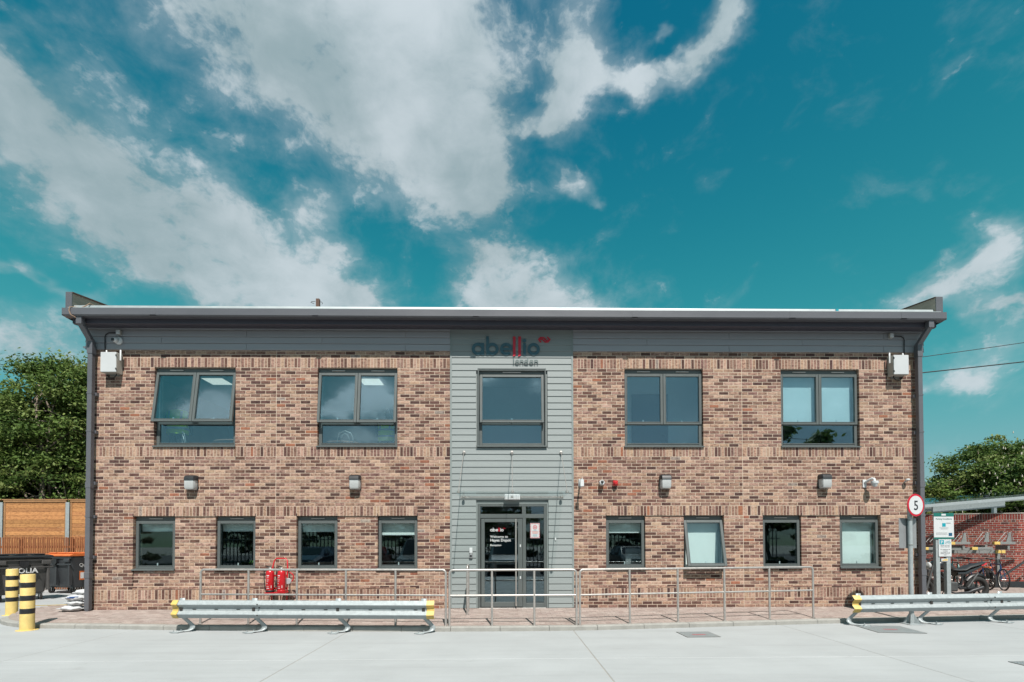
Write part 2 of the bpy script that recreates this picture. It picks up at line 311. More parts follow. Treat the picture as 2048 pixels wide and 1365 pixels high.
# ------------------------------------------------------------------ mesh builder
class MB:
    def __init__(s): s.v = []; s.f = []; s.c = []; s.fc = []
    def add(s, vs, fs, col=None):
        o = len(s.v); s.v += [tuple(p) for p in vs]; s.f += [tuple(i+o for i in f) for f in fs]
        if col is not None: s.c += [col]*len(vs)
        return s
    def box(s, x0, x1, y0, y1, z0, z1, col=None):
        return s.add([(x0,y0,z0),(x1,y0,z0),(x1,y1,z0),(x0,y1,z0),(x0,y0,z1),(x1,y0,z1),(x1,y1,z1),(x0,y1,z1)],
              [(0,3,2,1),(4,5,6,7),(0,1,5,4),(1,2,6,5),(2,3,7,6),(3,0,4,7)], col)
    def cbox(s, x0, x1, y0, y1, z0, z1, c=.004, col=None):
        """box with chamfered edges"""
        c = min(c, (x1-x0)*.45, (y1-y0)*.45, (z1-z0)*.45)
        X = (x0,x1); Y = (y0,y1); Z = (z0,z1); vs = []; idx = {}
        for i in (0,1):
            for j in (0,1):
                for k in (0,1):
                    sx = c if i == 0 else -c; sy = c if j == 0 else -c; sz = c if k == 0 else -c
                    for a, p in enumerate(((X[i],Y[j]+sy,Z[k]+sz),(X[i]+sx,Y[j],Z[k]+sz),(X[i]+sx,Y[j]+sy,Z[k]))):
                        idx[i,j,k,a] = len(vs); vs.append(p)
        I = idx; fs = []
        fs += [(I[0,0,0,0],I[0,0,1,0],I[0,1,1,0],I[0,1,0,0]),(I[1,0,0,0],I[1,1,0,0],I[1,1,1,0],I[1,0,1,0])]
        fs += [(I[0,0,0,1],I[1,0,0,1],I[1,0,1,1],I[0,0,1,1]),(I[0,1,0,1],I[0,1,1,1],I[1,1,1,1],I[1,1,0,1])]
        fs += [(I[0,0,0,2],I[0,1,0,2],I[1,1,0,2],I[1,0,0,2]),(I[0,0,1,2],I[1,0,1,2],I[1,1,1,2],I[0,1,1,2])]
        for j in (0,1):
            for k in (0,1): fs.append((I[0,j,k,1],I[1,j,k,1],I[1,j,k,2],I[0,j,k,2]))
        for i in (0,1):
            for k in (0,1): fs.append((I[i,0,k,0],I[i,1,k,0],I[i,1,k,2],I[i,0,k,2]))
        for i in (0,1):
            for j in (0,1): fs.append((I[i,j,0,0],I[i,j,1,0],I[i,j,1,1],I[i,j,0,1]))
        for i in (0,1):
            for j in (0,1):
                for k in (0,1): fs.append((I[i,j,k,0],I[i,j,k,1],I[i,j,k,2]))
        return s.add(vs, fs, col)
    def prism(s, pts, a0, a1, axis='y'):
        """closed outline extruded along an axis; outline is (x,z) for y, (y,z) for x, (x,y) for z"""
        n = len(pts)
        def P(p, a): return {'y': (p[0], a, p[1]), 'x': (a, p[0], p[1]), 'z': (p[0], p[1], a)}[axis]
        vs = [P(p, a0) for p in pts] + [P(p, a1) for p in pts]
        return s.add(vs, [tuple(range(n)), tuple(range(2*n-1, n-1, -1))] + [(i, i+n, (i+1) % n+n, (i+1) % n) for i in range(n)])
    def tube(s, pts, r, n=8, closed=False, caps=True):
        pts = [Vector(p) for p in pts]; m = len(pts); rs = r if isinstance(r, (list, tuple)) else [r]*m
        vs = []; up = Vector((0, 0, 1)); last = None
        for i, p in enumerate(pts):
            a = pts[i-1] if (i > 0 or closed) else p; b = pts[(i+1) % m] if (i < m-1 or closed) else p
            t = (b-a).normalized()
            if last is None:
                ref = up if abs(t.z) < .95 else Vector((1, 0, 0)); u = t.cross(ref).normalized()
            else:
                u = (last - t*last.dot(t)); u = u.normalized() if u.length > 1e-6 else t.orthogonal().normalized()
            last = u; w = t.cross(u)
            for k in range(n):
                an = 2*math.pi*k/n; vs.append(p+(u*math.cos(an)+w*math.sin(an))*rs[i])
        fs = []
        for i in range(m if closed else m-1):
            j = (i+1) % m
            for k in range(n): fs.append((i*n+k, i*n+(k+1) % n, j*n+(k+1) % n, j*n+k))
        if caps and not closed: fs += [tuple(range(n-1, -1, -1)), tuple((m-1)*n+k for k in range(n))]
        return s.add(vs, fs)
    def cyl(s, p0, p1, r0, r1=None, n=16): return s.tube([p0, p1], [r0, r0 if r1 is None else r1], n)
    def lathe(s, prof, c=(0,0,0), n=20, axis='z'):
        """profile (radius, height) turned round an axis"""
        vs = []; m = len(prof)
        for r, h in prof:
            for k in range(n):
                a = 2*math.pi*k/n; x, y = r*math.cos(a), r*math.sin(a)
                q = {'z': (x, y, h), 'y': (x, h, y), 'x': (h, x, y)}[axis]
                vs.append((c[0]+q[0], c[1]+q[1], c[2]+q[2]))
        fs = [(i*n+k, i*n+(k+1) % n, (i+1)*n+(k+1) % n, (i+1)*n+k) for i in range(m-1) for k in range(n)]
        fs += [tuple(range(n)), tuple((m-1)*n+k for k in range(n))]
        return s.add(vs, fs)
    def ball(s, c, r, n=12, m=8, sc3=(1,1,1)):
        prof = [(r*math.sin(math.pi*i/m), -r*math.cos(math.pi*i/m)) for i in range(1, m)]
        vs = []
        for a, h in prof:
            for k in range(n):
                t = 2*math.pi*k/n; vs.append((c[0]+a*math.cos(t)*sc3[0], c[1]+a*math.sin(t)*sc3[1], c[2]+h*sc3[2]))
        q = len(prof); fs = [(i*n+k, i*n+(k+1) % n, (i+1)*n+(k+1) % n, (i+1)*n+k) for i in range(q-1) for k in range(n)]
        vs += [(c[0], c[1], c[2]-r*sc3[2]), (c[0], c[1], c[2]+r*sc3[2])]; b = q*n
        fs += [(b, (k+1) % n, k) for k in range(n)] + [(b+1, (q-1)*n+k, (q-1)*n+(k+1) % n) for k in range(n)]
        return s.add(vs, fs)
    def torus(s, c, R0, r, axis='y', n=28, m=8, a0=0, a1=2*math.pi):
        full = abs(a1-a0-2*math.pi) < 1e-4; pts = []
        for i in range(n if full else n+1):
            t = a0+(a1-a0)*i/n; x, z = R0*math.cos(t), R0*math.sin(t)
            pts.append({'y': (c[0]+x, c[1], c[2]+z), 'x': (c[0], c[1]+x, c[2]+z), 'z': (c[0]+x, c[1]+z, c[2])}[axis])
        return s.tube(pts, r, m, closed=full)
    def ring(s, cx, cz, ro, ri, y0, y1, a0=0, a1=360, n=40):
        full = abs(a1-a0) >= 360; k = n if full else n+1; vs = []; fs = []
        for i in range(k):
            t = R(a0+(a1-a0)*i/n); c_, s_ = math.cos(t), math.sin(t)
            vs += [(cx+ro*c_, y0, cz+ro*s_), (cx+ri*c_, y0, cz+ri*s_), (cx+ri*c_, y1, cz+ri*s_), (cx+ro*c_, y1, cz+ro*s_)]
        for i in range(n):
            a, b = i*4, ((i+1) % k)*4
            for q in range(4): fs.append((a+q, a+(q+1) % 4, b+(q+1) % 4, b+q))
        if not full: fs += [(0,1,2,3), (n*4+3, n*4+2, n*4+1, n*4)]
        return s.add(vs, fs)
    def stroke(s, pts, w, y0, y1):
        """flat band of width w along a polyline in the x-z plane, mitred"""
        n = len(pts); Ls = []; Rs = []
        for i in range(n):
            p = Vector(pts[i]); d1 = (p-Vector(pts[i-1])).normalized() if i else None; d2 = (Vector(pts[i+1])-p).normalized() if i < n-1 else None
            d1 = d1 or d2; d2 = d2 or d1; t = (d1+d2).normalized(); nn = Vector((-t.y, t.x)); k = w/2/max(.4, nn.dot(Vector((-d1.y, d1.x))))
            Ls.append(p+nn*k); Rs.append(p-nn*k)
        for i in range(n-1):
            s.prism([Ls[i], Rs[i], Rs[i+1], Ls[i+1]], y0, y1)
        return s
    def mesh(s, name, smooth=None):
        me = bpy.data.meshes.new(name); me.from_pydata(s.v, [], s.f)
        if s.c and len(s.c) == len(s.v):
            ca = me.color_attributes.new('Col', 'FLOAT_COLOR', 'POINT')
            ca.data.foreach_set('color', np.array(s.c, dtype=np.float32).ravel())
        fix_normals(me)
        if smooth is not None:
            me.polygons.foreach_set('use_smooth', [True]*len(me.polygons)); me.set_sharp_from_angle(angle=R(smooth))
        me.update(); return me
    def build(s, name, m, parent=None, smooth=None, loc=None):
        return link(name, s.mesh(name, smooth), m, parent, loc)
import bmesh
def fix_normals(me):
    if len(me.polygons) > 60000: return
    bm = bmesh.new(); bm.from_mesh(me); bmesh.ops.recalc_face_normals(bm, faces=bm.faces); bm.to_mesh(me); bm.free()
def link(name, me, m, parent=None, loc=None):
    o = bpy.data.objects.new(name, me); COL.objects.link(o)
    if m is not None and not me.materials: me.materials.append(m)
    if parent is not None: o.parent = parent
    if loc is not None: o.location = loc
    return o
def thing(name, label, cat, loc=(0,0,0), rz=0, group=None):
    o = bpy.data.objects.new(name, None); COL.objects.link(o); o.location = loc; o.rotation_euler.z = rz
    o.empty_display_size = .2
    return tag(o, label, cat, group)
def tag(o, label=None, cat=None, group=None, kind=None):
    if label: o['label'] = label
    if cat: o['category'] = cat
    if group: o['group'] = group
    if kind: o['kind'] = kind
    return o
def copy_tree(src, parent=None):
    c = src.copy(); COL.objects.link(c); c.parent = parent
    for ch in list(src.children): copy_tree(ch, c)
    return c
def text_mesh(body, size, extrude=.0008, bold=0., align='LEFT', spacing=1.0):
    cu = bpy.data.curves.new('print', 'FONT'); cu.body = body; cu.size = size; cu.extrude = extrude; cu.offset = bold
    cu.align_x = align; cu.space_character = spacing; cu.resolution_u = 3
    o = bpy.data.objects.new('print', cu); COL.objects.link(o)
    dg = bpy.context.evaluated_depsgraph_get(); me = bpy.data.meshes.new_from_object(o.evaluated_get(dg))
    bpy.data.objects.remove(o); bpy.data.curves.remove(cu)
    me.transform(Matrix.Rotation(R(90), 4, 'X'))
    return me
def text(name, body, size, m, parent, loc, **k):
    me = text_mesh(body, size, **k); me.name = name
    return link(name, me, m, parent, loc)
def arc(c, r, a0, a1, n, plane='xz', o=0):
    out = []
    for i in range(n+1):
        t = R(a0+(a1-a0)*i/n); p, q = r*math.cos(t), r*math.sin(t)
        out.append({'xz': (c[0]+p, c[1], c[2]+q), 'yz': (c[0], c[1]+p, c[2]+q), 'xy': (c[0]+p, c[1]+q, c[2])}[plane])
    return out

# ================================================================== SETTING
# --- yard: one big sheet (also the joint filler) with cast concrete bays on it
g = MB().box(-260, 260, -220, 300, -.30, -.004).build('ground', M_joint); tag(g, kind='structure')
yard = bpy.data.objects.new('yard', None); COL.objects.link(yard); tag(yard, kind='structure')
XE = [-60, -33, -19.8, -15.5, -11.3, -7.1, -2.93, 1.315, 5.55, 9.8, 14.1, 18.4, 33, 60]
YE = [-60, -22, -13.2, -8.7, -4.22, .9, 9.5, 40]
for i in range(len(XE)-1):
    for j in range(len(YE)-1):
        MB().cbox(XE[i]+.006, XE[i+1]-.006, YE[j]+.004, YE[j+1]-.004, -.25, 0, .006).build('concrete_bay', M_asph if YE[j+1] <= -13 else M_conc, yard)
# --- kerb line and pavement
KL = [(-11.35, 3.0), (-11.2, 1.2), (-11.08, .45), (-10.95, -.05), (-10.7, -.55), (-10.3, -.92), (-9.85, -1.17), (-9.3, -1.36), (-7.87, -1.49), (-6.3, -1.67), (-3.8, -1.86), (-1.34, -1.99), (1.4, -1.96), (6.8, -1.25), (11.1, -.84), (16.5, -.35)]
def resample(pl, step):
    pl = [Vector(p) for p in pl]; d = [0]
    for a, b in zip(pl, pl[1:]): d.append(d[-1]+(b-a).length)
    n = max(1, round(d[-1]/step)); out = []
    for i in range(n+1):
        t = d[-1]*i/n; k = max(j for j in range(len(d)-1) if d[j] <= t+1e-9); out.append(pl[k].lerp(pl[k+1], (t-d[k])/(d[k+1]-d[k])))
    return out
kerb = bpy.data.objects.new('kerb', None); COL.objects.link(kerb); tag(kerb, kind='structure')
KP = resample(KL[:8], .40)[:-1]+resample(KL[7:], .915)
def nrm(pl, i):
    a = pl[max(0, i-1)]; b = pl[min(len(pl)-1, i+1)]; t = (b-a).normalized(); return Vector((-t.y, t.x))
KH = .09
for i in range(len(KP)-1):
    t = (KP[i+1]-KP[i]).normalized()*.004
    a, b = KP[i]+t, KP[i+1]-t; na, nb = nrm(KP, i), nrm(KP, i+1)
    vs = []
    for p, n in ((a, na), (b, nb)):
        for o, z in ((0, -.2), (0, KH-.022), (.008, KH-.006), (.024, KH), (.125, KH), (.125, -.2)):
            q = p+n*o; vs.append((q.x, q.y, z))
    m = MB().add(vs, [(0,1,2,3,4,5), (11,10,9,8,7,6)]+[(k, k+6, (k+1) % 6+6, (k+1) % 6) for k in range(6)])
    m.build('kerb_stone', M_kerb, kerb)
def yk(x):
    pts = KL[3:]
    if x <= pts[0][0]: return pts[0][1]
    for (x0, y0), (x1, y1) in zip(pts, pts[1:]):
        if x <= x1: return y0+(y1-y0)*(x-x0)/(x1-x0)
    return pts[-1][1]
def pave_z(x, y):
    k = yk(x)+.12; return .084+.094*max(0, min(1, (y-k)/(0-k)))
def in_pave(x, y):
    if x < -9.2: return x > -10.98 and y > yk(x)+.16 and y < .95 and (y < .9-.25*(x+10.4))
    if x > 9.55: return y > yk(x)+.16 and y < 7.5
    return y > yk(x)+.125 and y < .01
pavement = bpy.data.objects.new('pavement', None); COL.objects.link(pavement); tag(pavement, kind='structure')
bed = MB(); xs = [-11.0+.25*i for i in range(111)]
for x0, x1 in zip(xs, xs[1:]):
    yb = 8.0 if x0 > 9.5 else (1.0 if x1 < -9.2 else .02); st = [yk(x0)+.10, yk(x1)+.10]
    ys = [0, .5, 1] if yb < .1 else [0, .15, .3, .45, .6, .8, 1]
    for q0, q1 in zip(ys, ys[1:]):
        P = []
        for x, k, q in ((x0, st[0], q0), (x1, st[1], q0), (x1, st[1], q1), (x0, st[0], q1)):
            y = k+(yb-k)*q; P.append((x, y, pave_z(x, y)-.003))
        bed.add(P, [(0,1,2,3)])
bed.build('bedding', M_sand, pavement)
pv = MB()
PCOL = [(.355,.292,.262), (.37,.302,.27), (.345,.282,.252), (.385,.322,.288), (.36,.298,.27), (.33,.27,.24)]
def paver(x, y, l, w):
    c = PCOL[rnd.randrange(6)]; k = rnd.uniform(.9, 1.1)*.86; z = rnd.uniform(-.001, .0012); g_ = .002
    P = [(x+g_, y+g_), (x+l-g_, y+g_), (x+l-g_, y+w-g_), (x+g_, y+w-g_)]
    top = [(a, b, pave_z(a, b)+.003+z) for a, b in P]; bot = [(a, b, pave_z(a, b)-.02) for a, b in P]
    pv.add(top+bot, [(0,1,2,3), (0,4,5,1), (1,5,6,2), (2,6,7,3), (3,7,4,0)], (c[0]*k, c[1]*k, c[2]*k, .5))
row = 0; y = -2.1
while y < 7.4:
    x = -11.0+(.1 if row % 2 else 0)
    while x < 16.4:
        if in_pave(x, y) and in_pave(x+.2, y+.1): paver(x, y, .2, .1)
        x += .2
    y += .1; row += 1
tag(pv.build('paver', M_paver, pavement), 'pinkish concrete block pavers laid in rows', kind='stuff')
# --- worn yellow lettering bands painted in the bin yard
for k, (x0, y0, x1, y1, w) in enumerate([(-13.2, 2.2, -11.6, 2.6, .16), (-14.6, 1.6, -12.6, 1.35, .14), (-12.2, 3.3, -10.8, 3.9, .16), (-13.4, 4.4, -11.2, 4.7, .13)]):
    d = Vector((x1-x0, y1-y0)).normalized(); n = Vector((-d.y, d.x))*w/2
    o = MB().add([(x0-n.x, y0-n.y, .004), (x1-n.x, y1-n.y, .004), (x1+n.x, y1+n.y, .004), (x0+n.x, y0+n.y, .004)], [(0,1,2,3)]).build('ground_marking', M_ymark)
    tag(o, kind='structure')

# ================================================================== BUILDING
BX0, BX1 = -9.33, 9.65
bld = thing('depot_building', 'two-storey buff brick depot building with grey cladding round its entrance', 'building')
Z0 = .175; CR = .075
ZS = [Z0+3*CR, 2.275, 3.625, 5.65]            # soldier courses start here, each .225 tall
HEAD_L, HEAD_U, SILL_U, SILL_L = 2.275, 5.65, 3.85, Z0+3*CR+.225+CR*8
UP = dict(W1=(-7.885, -6.07), W2=(-4.22, -2.415), W3=(2.78, 4.59), W4=(6.40, 8.225))
LO = dict(L1=(-8.325, -7.41), L2=(-6.50, -5.60), L3=(-4.68, -3.768), L4=(-2.86, -1.955), L5=(2.335, 3.24), L6=(4.13, 5.045), L7=(5.945, 6.845), L8=(7.745, 8.68))
CLX0, CLX1 = -1.195, 1.577
WZL = 1.075
openings = [(a, b, SILL_U, HEAD_U) for a, b in UP.values()] + [(a, b, WZL, HEAD_L) for a, b in LO.values()]
panels = [(LO['L1'][0], LO['L2'][1]), (LO['L3'][0], LO['L4'][1]), (LO['L5'][0], LO['L6'][1]), (LO['L7'][0], LO['L8'][1])]
PZ0, PZ1 = Z0+3*CR+.225+CR, HEAD_L
REC = .028
def sub(intervals, holes):
    out = list(intervals)
    for h0, h1 in holes:
        nx = []
        for a, b in out:
            if h1 <= a or h0 >= b: nx.append((a, b)); continue
            if h0-a > .01: nx.append((a, h0))
            if b-h1 > .01: nx.append((h1, b))
        out = nx
    return out
PAL = [((.405,.270,.194), .7), ((.430,.296,.217), .6), ((.370,.240,.174), 1.0), ((.325,.205,.152), 1.0), ((.275,.167,.126), 1.0), ((.225,.130,.102), 1.0), ((.115,.060,.047), .8), ((.090,.048,.040), .8), ((.155,.082,.062), .8), ((.30,.125,.075), .6), ((.30,.25,.215), .9)]
def brick_col(z, soldier=False):
    hi = min(1, max(0, (z-3.5)/2.5))
    w = [13, 8, 15, 16, 14, 12, 7+4*hi, 6+4*hi, 10, 1.4, .5] if not soldier else [15, 8, 18, 18, 15, 12, 4, 3, 8, .8, .4]
    c, s = rnd.choices(PAL, w)[0]; k = rnd.uniform(.86, 1.12)*.93
    return (c[0]*k, c[1]*k*rnd.uniform(.955, 1.015), c[2]*k*rnd.uniform(.95, 1.05), s)
bricks = []     # (x0, x1, z0, z1, face_y, col)
JT = .0058
def lay_row(x0, x1, z0, z1, L, off, fy):
    """bricks of pitch L from x0 to x1, first joint shifted by off; slivers merge with their neighbour"""
    k = math.floor((x0-off)/L); cuts = [x0]
    e = off+(k+1)*L
    while e < x1-.001: cuts.append(e); e += L
    cuts.append(x1)
    if len(cuts) > 2 and cuts[1]-cuts[0] < .05: del cuts[1]
    if len(cuts) > 2 and cuts[-1]-cuts[-2] < .05: del cuts[-2]
    for a, b in zip(cuts, cuts[1:]):
        bricks.append((a+(JT if a > x0 else 0), b-(JT if b < x1 else 0), z0+JT, z1-JT, fy, brick_col(z0, L < .1)))
def row_spans(z):
    zm = z+.02; holes = [(CLX0, CLX1)]+[(a, b) for a, b, s, h in openings if s-.001 < zm < h]
    return sub([(BX0, -5.149-.006), (-5.149+.006, 5.491-.006), (5.491+.006, BX1)], holes)
def fy_at(x, z): return REC if (PZ0 < z+.02 < PZ1 and any(a-.001 < x < b+.001 for a, b in panels)) else 0.
def lay(z0, z1, L, off):
    for a, b in row_spans(z0):
        cuts = [a]+sorted(q for p in panels for q in p if a+.01 < q < b-.01 and PZ0 < z0+.02 < PZ1)+[b]
        for c0, c1 in zip(cuts, cuts[1:]): lay_row(c0, c1, z0, z1, L, off, fy_at((c0+c1)/2, z0))
z = Z0; r_ = 0
def soldier_spans(z):
    return [(LO['L1'][0], LO['L4'][1]), (LO['L5'][0], LO['L8'][1])]
while z < 6.03:
    s = next((q for q in ZS if abs(q-z) < .01), None)
    if s is None:
        lay(z, z+CR, .225, BX0+(.1125 if r_ % 2 else 0)); z += CR; r_ += 1
    elif abs(s-2.275) < .01:
        for a, b in soldier_spans(z):
            for c0, c1 in sub([(a, b)], [(-5.155, -5.143), (5.485, 5.497)]): lay_row(c0, c1, z, z+.225, .075, BX0, 0.)
        for q in range(3):
            for a, b in sub(row_spans(z+q*CR+.001 if False else 2.6), soldier_spans(z)):
                lay_row(a, b, z+q*CR, z+(q+1)*CR, .225, BX0+(.1125 if (r_+q) % 2 else 0), 0.)
        z += .225; r_ += 3
    else:
        lay(z, z+.225, .075, BX0); z += .225; r_ += 3
# the wall core (mortar) with its openings, then the bricks proud of it
core = MB()
def core_fill(x0, x1, z0, z1, y0, holes):
    xs = sorted({x0, x1}|{min(max(v, x0), x1) for h in holes for v in h[:2]}); zs = sorted({z0, z1}|{min(max(v, z0), z1) for h in holes for v in h[2:]})
    for a, b in zip(xs, xs[1:]):
        run = None
        for c, d in list(zip(zs, zs[1:]))+[(None, None)]:
            solid = c is not None and not any(h[0] <= (a+b)/2 <= h[1] and h[2] <= (c+d)/2 <= h[3] for h in holes)
            if solid: run = (run[0], d) if run else (c, d)
            elif run: core.box(a, b, y0, .30, run[0], run[1]); run = None
hol = [(a-.004, b+.004, c-.004, d+.004) for a, b, c, d in openings]
pan = [(a, b, PZ0, PZ1) for a, b in panels]
ctr = (CLX0, CLX1, .0, 6.6)
core_fill(BX0+.004, BX1-.004, .02, 6.6, .004, hol+pan+[ctr])
for a, b in panels: core_fill(a, b, PZ0, PZ1, .004+REC, hol)
wall = core.build('wall', M_mortar, bld)
# near, unhidden whole bricks become single pieces; the others are one mesh
def is_full(b): return (abs(b[1]-b[0]-.215) < .002 and b[4] == 0.)
cand = sorted((b for b in bricks if is_full(b) and 1.25 < b[2] < 3.6), key=lambda b: (b[0]+b[1])**2*.25+11.5**2+(b[2]-1.66)**2)
single = set(id(b) for b in cand[:300])
var = []
for i in range(36):
    var.append(MB().cbox(-.1075, .1075, rnd.uniform(-.0015, .001), .1, -.0325, .0325, .004, brick_col(3)).mesh('brick'))
    var[-1].materials.append(M_brick)
rest = MB()
for b in bricks:
    if id(b) in single:
        o = bpy.data.objects.new('brick', var[rnd.randrange(36)]); COL.objects.link(o); o.parent = wall
        o.location = ((b[0]+b[1])/2, b[4], (b[2]+b[3])/2)
    else:
        j = rnd.uniform(-.002, .0012); rest.cbox(b[0], b[1], b[4]+j, b[4]+.1, b[2], b[3], .004, b[5])
tag(rest.build('brick', M_brick, wall), 'buff and brown wall bricks in stretcher and soldier courses', kind='stuff')
# sloping plinth bricks at the foot of the recessed panels
pl = MB()
for a, b in panels:
    x = a
    while x < b-.03:
        x1 = min(x+.225, b)-.006; c = brick_col(1); zb, zt = Z0+3*CR+.225+.005, Z0+3*CR+.225+CR-.004
        pl.add([(x, -.003, zb), (x1, -.003, zb), (x1, -.003, zb+.022), (x, -.003, zb+.022), (x, REC+.012, zt), (x1, REC+.012, zt), (x, .06, zb), (x1, .06, zb)], [(0,1,2,3), (3,2,5,4), (0,3,4,6), (1,7,5,2), (4,5,7,6)], c)
        x += .225
tag(pl.build('plinth_brick', M_brick, wall), 'sloping plinth bricks below the recessed window panels', kind='stuff')
# weep vents: little dark slots in the joints
wv = MB()
for zc, xs_ in ((3.59, [-8.75, -7.85, -6.95, -6.05, -4.2, -3.3, -2.4, 2.8, 3.7, 4.6, 6.4, 7.3, 8.2]), (2.305, [-8.325, -7.41, -6.5, -5.6, -4.68, -3.77, -2.86, -1.955, 2.335, 3.24, 4.13, 5.045, 5.945, 6.845, 7.745, 8.68])):
    for x in xs_: wv.box(x-.006, x+.006, -.006, .05, zc-.03, zc+.03)
tag(wv.build('weep_vent', M_blackp, wall), kind='stuff')

# --- grey weatherboards round the entrance, fascia boards under the eaves
def board(x0, x1, z0, z1, m, yb=-.020, name='cladding_board', par=None):
    if name == 'fascia_board': z1 -= .009
    b = MB().prism([(yb, z0), (yb+.004, z0-.004), (.02, z0-.004), (.02, z1-.005), (yb+.014, z1-.005)], x0, x1, 'x')
    return b.build(name, m, par or bld)
W0 = (-.587, .973, 3.84, 5.643); DR = (-.589, .985, .16, 2.547)
core2 = MB()
_c = core; core = core2
core_fill(CLX0, CLX1, .02, 6.6, .03, [(W0[0]-.003, W0[1]+.003, W0[2]-.003, W0[3]+.003), (DR[0]-.003, DR[1]+.003, 0, DR[3]+.003)])
core2.build('panel_backing', M_trim, bld); core = _c
PITCH = .1475
k = -25
while 3.83+PITCH*k < 6.46:
    za, zb = 3.83+PITCH*k, 3.83+PITCH*(k+1); k += 1
    if zb < .2: continue
    za = max(za, .19)
    holes = [(h[0]-.035, h[1]+.035) for h in (W0, DR) if h[2]-.03 < (za+zb)/2 < h[3]+.03]
    for a, b in sub([(CLX0+.02, CLX1-.02)], holes): board(a, b, za, zb, M_clad)
for z0 in (6.46,): MB().box(CLX0+.02, CLX1-.02, -.012, .02, z0, 6.56).build('cladding_board', M_clad, bld)
for x in (CLX0, CLX1): MB().box(x-.02, x+.02, -.022, .02, .19, 6.56).build('corner_trim', M_trim, bld)
for X0, X1 in ((BX0-.09, CLX0-.02), (CLX1+.02, BX1+.09)):
    for i, (za, zb) in enumerate(((6.046, 6.2), (6.2, 6.35), (6.35, 6.5))):
        w = 3.6; x = X0-(1.9 if i == 1 else 0)
        while x < X1:
            a, b = max(x, X0), min(x+w, X1)
            if b-a > .03: board(a+.004, b-.004, za, zb, M_fascia, -.03, 'fascia_board')
            x += w
    MB().box(X0, X1, -.018, .02, 6.5, 6.56).build('fascia_board', M_fascia, bld)

# --- eaves: soffit, gutter, flashing, verge upstands, roof
def xprism(name, pts, x0, x1, m, par=bld, smooth=None): return MB().prism(pts, x0, x1, 'x').build(name, m, par, smooth)
GX0, GX1 = -9.54, 9.862
xprism('soffit', [(-.345, 6.50), (-.30, 6.485), (.05, 6.545), (.05, 6.66), (-.345, 6.66)], GX0+.10, GX1-.10, M_soffit)
seg = [GX0, -7.6, -4.1, -.6, 2.9, 6.4, 8.9, GX1]
gut = xprism('gutter', [(-.345, 6.60), (-.48, 6.60), (-.505, 6.625), (-.505, 6.765), (-.487, 6.765), (-.487, 6.63), (-.475, 6.615), (-.36, 6.615), (-.36, 6.76), (-.345, 6.76)], GX0, GX1, M_gutter)
for x in (GX0, GX1-.006): MB().box(x-.001, x+.007, -.504, -.346, 6.602, 6.77).build('end_cap', M_gutter, gut)
for x in seg[1:-1]: MB().box(x-.06, x+.06, -.508, -.35, 6.597, 6.6245).box(x-.06, x+.06, -.508, -.5052, 6.6, 6.762).build('union_clip', M_gutter, gut)
xprism('roof_flashing', [(-.345, 6.745), (-.487, 6.775), (-.487, 6.787), (-.36, 6.80), (-.34, 6.895), (-.30, 6.905), (-.30, 6.745)], GX0+.11, GX1-.11, M_silver)
MB().box(7.47, 7.53, -.365, -.342, 6.81, 6.893).build('tape', M_cyan, bld)
xprism('roof', [(-.30, 6.70), (-.30, 6.88), (9.0, 7.35), (9.0, 6.70)], GX0+.13, GX1-.13, M_galvd)
for sgn, xo in ((-1, GX0+.0), (1, GX1)):
    x0, x1 = (xo, xo+.13) if sgn < 0 else (xo-.15, xo)
    v = xprism('verge_upstand', [(-.40, 6.78), (-.40, 7.14), (9.0, 8.75), (9.0, 6.78)], x0, x1-.02 if sgn < 0 else x1, M_ply)
    xprism('verge_capping', [(-.41, 6.77), (-.41, 7.155), (-.40, 7.16), (-.395, 7.155), (-.395, 6.77)], x0-.004, x1+.002, M_gutter, v)
    xprism('verge_edge', [(-.395, 7.142), (-.395, 7.165), (9.0, 8.79), (9.0, 8.765)], x0-.012, x1+.012, M_oldwood, v)
    xs2 = (x0-.012, x0-.002) if sgn < 0 else (x1+.002, x1+.012)
    xprism('barge_board', [(-.395, 6.6), (-.395, 7.13), (9.0, 8.76), (9.0, 6.6)], xs2[0], xs2[1], M_gutter, v)
# side and rear walls, roof closing, so the block is a real volume
MB().box(BX0+.004, BX0+.3, .302, 9.0, .02, 6.62).box(BX1-.3, BX1-.004, .302, 9.0, .02, 6.62).box(BX0+.3, BX1-.3, 8.7, 9.0, .02, 6.62).build('rear_wall', M_mortar, bld)

